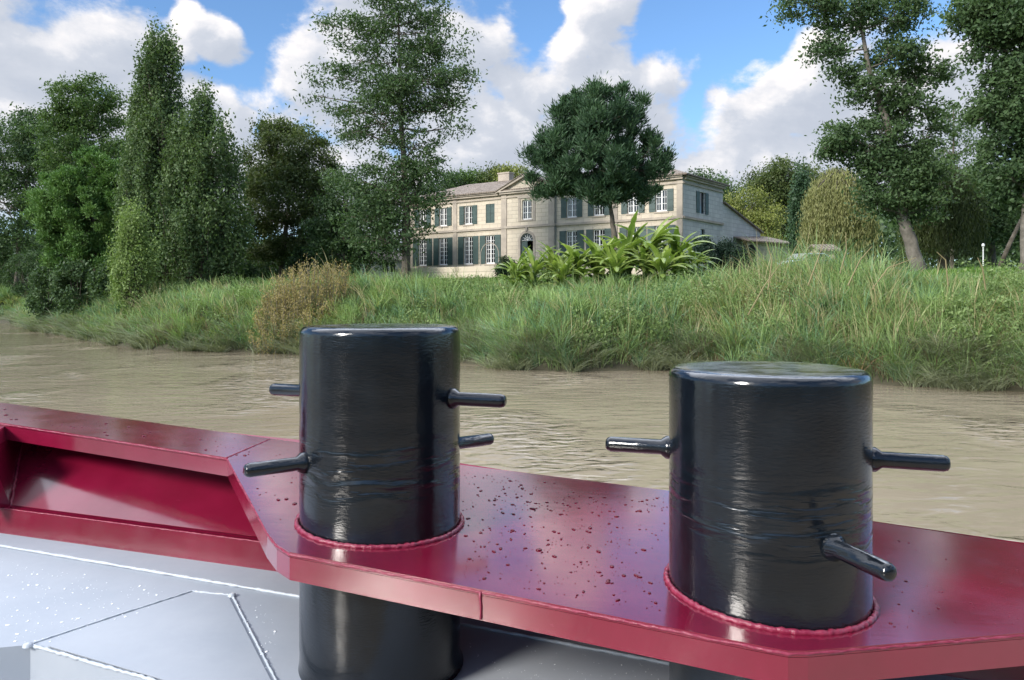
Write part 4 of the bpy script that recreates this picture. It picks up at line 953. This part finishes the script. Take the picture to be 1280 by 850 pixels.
# weld bead along the top inner edge and the butt joints
def bead(pts, r, name, mat, parent=barge, seg=6, step=.012, jit=.35):
    P = []
    for i in range(len(pts)-1):
        L = (pts[i+1]-pts[i]).length; k = max(1, int(L/step))
        for j in range(k): P.append(pts[i].lerp(pts[i+1], j/k)+Vector((random.uniform(-1, 1), random.uniform(-1, 1), random.uniform(-1, 1)))*r*jit)
    P.append(pts[-1]); mb = MB(); mb.tube(P, [r*random.uniform(.75, 1.25) for _ in P], seg)
    return mb.build(name, mat, parent, smooth=True)
bead([p+Vector((0, 0, -.006)) for p in inner[2:]], .0032, 'edge_weld', M_weld)
bead([U(284, 572), U(337, 549)], .003, 'joint_weld', M_weld)
j = U(600, 736.5); bead([j+Vector((0, -.003, -.004)), j+Vector((.002, -.004, -TH+.004))], .0028, 'joint_weld', M_weld)
# hull side outboard, down to the river and beyond
mb = MB()
for i in range(len(outer)-1):
    a, b_ = outer[i], outer[i+1]; o1 = Vector((.25, .45, 0)); za = Vector((a.x, a.y, -.5)); zb = Vector((b_.x, b_.y, -.5))
    mb.add([a-Vector((0, 0, .002)), b_-Vector((0, 0, .002)), zb, za], [(3, 2, 1, 0)])
mb.build('hull_side', M_black, barge)
# inner bulwark, knuckle and margin plate
deck_edge = [U(-420, 602, DECK), U(-200, 631, DECK), U(0, 660, DECK), U(345, 714, DECK), U(600, 757, DECK), U(860, 800, DECK), U(1280, 872, DECK), U(1500, 905, DECK)]
kn = [U(-420, 572, .30), U(-200, 602, .30), U(0, 630, .30), U(320, 671, .30), U(600, 707, .30), U(860, 745, .30), U(1280, 810, .30), U(1500, 845, .30)]
kn2 = [p+Vector((.01, -.035, -.006)) for p in kn]
def resample(pts, n):
    out = []; x0, x1 = pts[0].x, pts[-1].x
    for i in range(n):
        x = x0+(x1-x0)*i/(n-1); j = max(k for k in range(len(pts)-1) if pts[k].x <= x+1e-9); a, b_ = pts[j], pts[j+1]
        out.append(a.lerp(b_, (x-a.x)/(b_.x-a.x)))
    return out
kn2 = [p+Vector((.01, -.035, -.006)) for p in kn]
def hit(k, poly, d=(.36, .93)):      # where a line across the rail meets a polyline, in plan
    best = None
    for a, b_ in zip(poly[:-1], poly[1:]):
        ex, ey = b_.x-a.x, b_.y-a.y; den = d[0]*ey-d[1]*ex
        t = ((a.x-k.x)*ey-(a.y-k.y)*ex)/den; u = ((a.x-k.x)*d[1]-(a.y-k.y)*d[0])/den
        if -.001 <= u <= 1.001 or (best is None and (a is poly[0] and u < 0 or b_ is poly[-1] and u > 1)): best = a.lerp(b_, u)
    return best
kn = [kn[0], kn[2], U(345, 674.5, .30)]+kn[4:]; kn2 = [p+Vector((.01, -.035, -.006)) for p in kn]
OUT = [Vector((.36, .93, 0))*q for q in (.38, .38, .36, .20, .14, .05, .04)]
tp = [Vector((k.x+o.x, k.y+o.y, plane_z(k.x+o.x, k.y+o.y)-.0125)) for k, o in zip(kn, OUT)]
de = [Vector((k.x-.008, k.y-.018, plane_z(k.x-.008, k.y-.018)-DECK-.01)) for k in kn2]
for nm, ra, rb in (('bulwark', tp, kn), ('knuckle', kn, kn2), ('margin_plate', kn2, de)):
    m = len(ra); o = mesh_py(nm, ra+rb, [(i, i+1, m+i+1, m+i) for i in range(m-1)], M_red, barge)
    sm = o.modifiers.new('solid', 'SOLIDIFY'); sm.thickness = .006; sm.offset = 0
bead([kn2[i]+Vector((0, 0, .002)) for i in range(len(kn2))], .003, 'knuckle_weld', M_weld, jit=.2)
# stiffener web

def at_px(pts, px):
    k = (px-640)/F
    for a, b_ in zip(pts[:-1], pts[1:]):
        den = (b_.x-a.x)-k*(b_.y-a.y); t = (k*a.y-a.x)/den if den else -1
        if 0 <= t <= 1: return a.lerp(b_, t)
w1 = at_px(kn, 13); w0 = at_px(tp, 34)
ins = Vector((w1.x, w1.y, 0))
mb = MB(); inb = Vector((-.07, -.20, 0))
pl = [w0, w1, w1+inb*.6, Vector((w1.x, w1.y, w0.z-.02))+inb*.5]; mb.prism(pl, Vector((-.012, -.002, 0))); mb.build('stiffener', M_red, barge)
bead([w0+Vector((.006, -.004, 0)), w1+Vector((.006, -.006, .0))], .005, 'stiffener_weld', M_weld)
# deck
cut = [U(-60, 815, DECK), U(38, 806, DECK), U(190, 850, DECK), U(420, 925, DECK)]
pts = [p+Vector((.07, .18, 0)) for p in deck_edge[1:]]+[U(1500, 1400, DECK), U(700, 1400, DECK)]+cut[::-1]+[U(-500, 840, DECK)]
bm = bmesh.new(); f = bm.faces.new([bm.verts.new(p) for p in pts]); bmesh.ops.triangulate(bm, faces=[f]); bmesh.ops.recalc_face_normals(bm, faces=bm.faces)
me = bpy.data.meshes.new('deck'); bm.to_mesh(me); bm.free(); deck = link('deck', me, M_deck, barge)
mb = MB(); 
ch_ = [U(-500, 840, DECK)]+cut
for i in range(len(ch_)-1):
    a, b_ = ch_[i], ch_[i+1]; dn = Vector((0, 0, -.35)); mb.add([a, b_, b_+dn, a+dn], [(0, 1, 2, 3)])
mb.build('deck_step', M_deck, barge)
bead(cut[1:], .0045, 'step_weld', M_weldw)
lo = .35; mb = MB(); mb.add([U(-900, 1000, DECK+.35), U(-500, 830, DECK+.35), U(700, 900, DECK+.35), U(700, 1800, DECK+.35)], [(0, 1, 2, 3)]); mb.build('lower_deck', M_deck, barge)
bead([U(-150, 657, DECK-.004), U(0, 682, DECK-.004), U(370, 745, DECK-.004), U(600, 784, DECK-.004), U(850, 832, DECK-.004), U(1100, 880, DECK-.004)], .0052, 'deck_seam', M_weldw, jit=.15, step=.02)
bead([U(a, b, DECK-.001) for a, b in ((38, 805), (140, 771), (240, 739), (290, 744), (345, 850), (380, 930))], .0035, 'hatch_edge', M_weldw, jit=.25)
pad = [U(a, b, DECK-.003) for a, b in ((60, 808), (240, 742), (286, 747), (338, 850), (352, 895), (190, 846))]
mb = MB(); mb.prism(pad, Vector((0, 0, .002))); mb.build('hatch_plate', M_deck, barge)
for p0 in ((35, 806), (290, 744)):
    c = U(*p0, DECK-.004); mb = MB(); mb.lathe([(.014, -.004), (.012, .003), (.002, .006)], c, 12); mb.build('corner_weld', M_weldw, barge, smooth=True)

# bollards
RB = .22
def bollard(c, ztop, rods, label):
    zb = plane_z(c.x, c.y, DECK); H = ztop-zb; mb = MB()
    prof = [(RB+.010, -.004), (RB+.003, .006), (RB, .03)]
    for k in range(1, 40): prof.append((RB+random.uniform(-.0006, .0006), .03+(H-.05-.03)*k/40))
    for k in range(7): a = math.pi/2*k/6; prof.append((RB-.02+.02*math.cos(a), H-.02+.02*math.sin(a)))
    prof += [(RB*.75, H+.0005), (RB*.4, H+.001), (.01, H+.001)]
    mb.lathe(prof, (c.x, c.y, zb), 96)
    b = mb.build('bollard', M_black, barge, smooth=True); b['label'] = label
    for (dx, dy, z, collar) in rods:
        u = Vector((dx, dy, 0)); cc = Vector((c.x, c.y, z)); L = .372
        for s in (-1, 1):
            a = cc+u*s*(RB-.015); e = cc+u*s*L; mb = MB()
            mb.tube([a, cc+u*s*(RB+.008), cc+u*s*(RB+.02), cc+u*s*(L-.012), cc+u*s*(L-.004), e], [.030, .027, .018, .018, .0155, .011], 20)
            mb.build('peg', M_black, b, smooth=True)
    # weld ring on the plate
    P = []
    for k in range(241):
        a = 2*math.pi*k/240; x = c.x+math.cos(a)*(RB+.006); y = c.y+math.sin(a)*(RB+.006); P.append(Vector((x, y, plane_z(x, y)+.003)))
    mb = MB(); mb.tube([p+Vector((random.uniform(-1, 1), random.uniform(-1, 1), random.uniform(-1, 1)))*.0012 for p in P], [.0062*random.uniform(.8, 1.2) for _ in P], 8, cap=False)
    mb.build('base_weld', M_weld, b, smooth=True)
def dirn(x, y): l = math.hypot(x, y); return x/l, y/l
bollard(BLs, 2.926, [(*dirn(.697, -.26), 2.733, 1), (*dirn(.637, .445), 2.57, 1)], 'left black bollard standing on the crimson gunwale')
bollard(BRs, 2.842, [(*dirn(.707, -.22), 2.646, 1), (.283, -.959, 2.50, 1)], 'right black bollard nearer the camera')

# rain drops lying on the gunwale and the deck
def drops(name, label, regions, off, hk, mat):
    V = []; Q = []; seg = 10
    for (x0, x1, ya, yb, n, r0, r1) in regions:
        for _ in range(n):
            px = random.uniform(x0, x1); t = random.random(); py = ya(px)+(yb(px)-ya(px))*t; c = U(px, py, off)
            if any((Vector((c.x, c.y, 0))-b).length < RB+.02 for b in (BLs, BRs)): continue
            r = r0+(r1-r0)*random.random()**4; ex = random.uniform(.7, 1.5); a0 = random.uniform(0, 3.14); h = r*hk
            rings = [(1, 0.0), (.92, .45), (.7, .78), (.35, .97)]; o = len(V); ph = [random.uniform(.8, 1.2) for _ in range(3)]
            for (rr, hh) in rings:
                for k in range(seg):
                    a = 2*math.pi*k/seg; q = r*rr*(1+.18*(ph[0]-1)*5*math.cos(2*a+ph[1]*9)); x, y = q*ex*math.cos(a), q/ex*math.sin(a)
                    X = c.x+x*math.cos(a0)-y*math.sin(a0); Y = c.y+x*math.sin(a0)+y*math.cos(a0); V.append((X, Y, plane_z(X, Y, off)+.0006+hh*h))
            V.append((c.x, c.y, c.z+.0006+h))
            for i in range(3):
                for k in range(seg): Q.append((o+i*seg+k, o+i*seg+(k+1) % seg, o+(i+1)*seg+(k+1) % seg, o+(i+1)*seg+k))
            for k in range(seg): Q.append((o+3*seg+k, o+3*seg+(k+1) % seg, o+4*seg))
            Q.append(tuple(range(o, o+seg))[::-1])
    ob = mesh_py(name, V, Q, mat, None, smooth=True); tag(ob, label, 'rain drops', kind='stuff')
back_y = lambda x: 503+.138*x+4
drops('rain_drops', 'scattered rain drops lying on the crimson gunwale plate',
      [(578, 834, back_y, lambda x: 722+.19*(x-575), 380, .0012, .0062), (600, 760, lambda x: 625, lambda x: 690, 45, .002, .0095), (0, 300, back_y, lambda x: 524+.154*x, 60, .002, .008),
       (300, 372, lambda x: 560, lambda x: 650, 30, .002, .009), (1095, 1275, lambda x: 662+.13*(x-1095), lambda x: 785, 90, .0012, .004), (578, 834, back_y, lambda x: 640, 110, .002, .006), (380, 570, lambda x: 690, lambda x: 715, 5, .001, .002)], 0, .45, M_drop)
drops('deck_rain_drops', 'tiny rain drops lying on the pale grey deck', [(0, 345, lambda x: 700+.17*x, lambda x: 800+.12*x, 480, .001, .0048), (585, 830, lambda x: 800+.1*(x-585), lambda x: 850, 60, .001, .003)], DECK, .28, M_dropw)

scene.render.engine = 'CYCLES'
scene.cycles.max_bounces = 4; scene.cycles.diffuse_bounces = 2; scene.cycles.glossy_bounces = 3; scene.cycles.transmission_bounces = 2
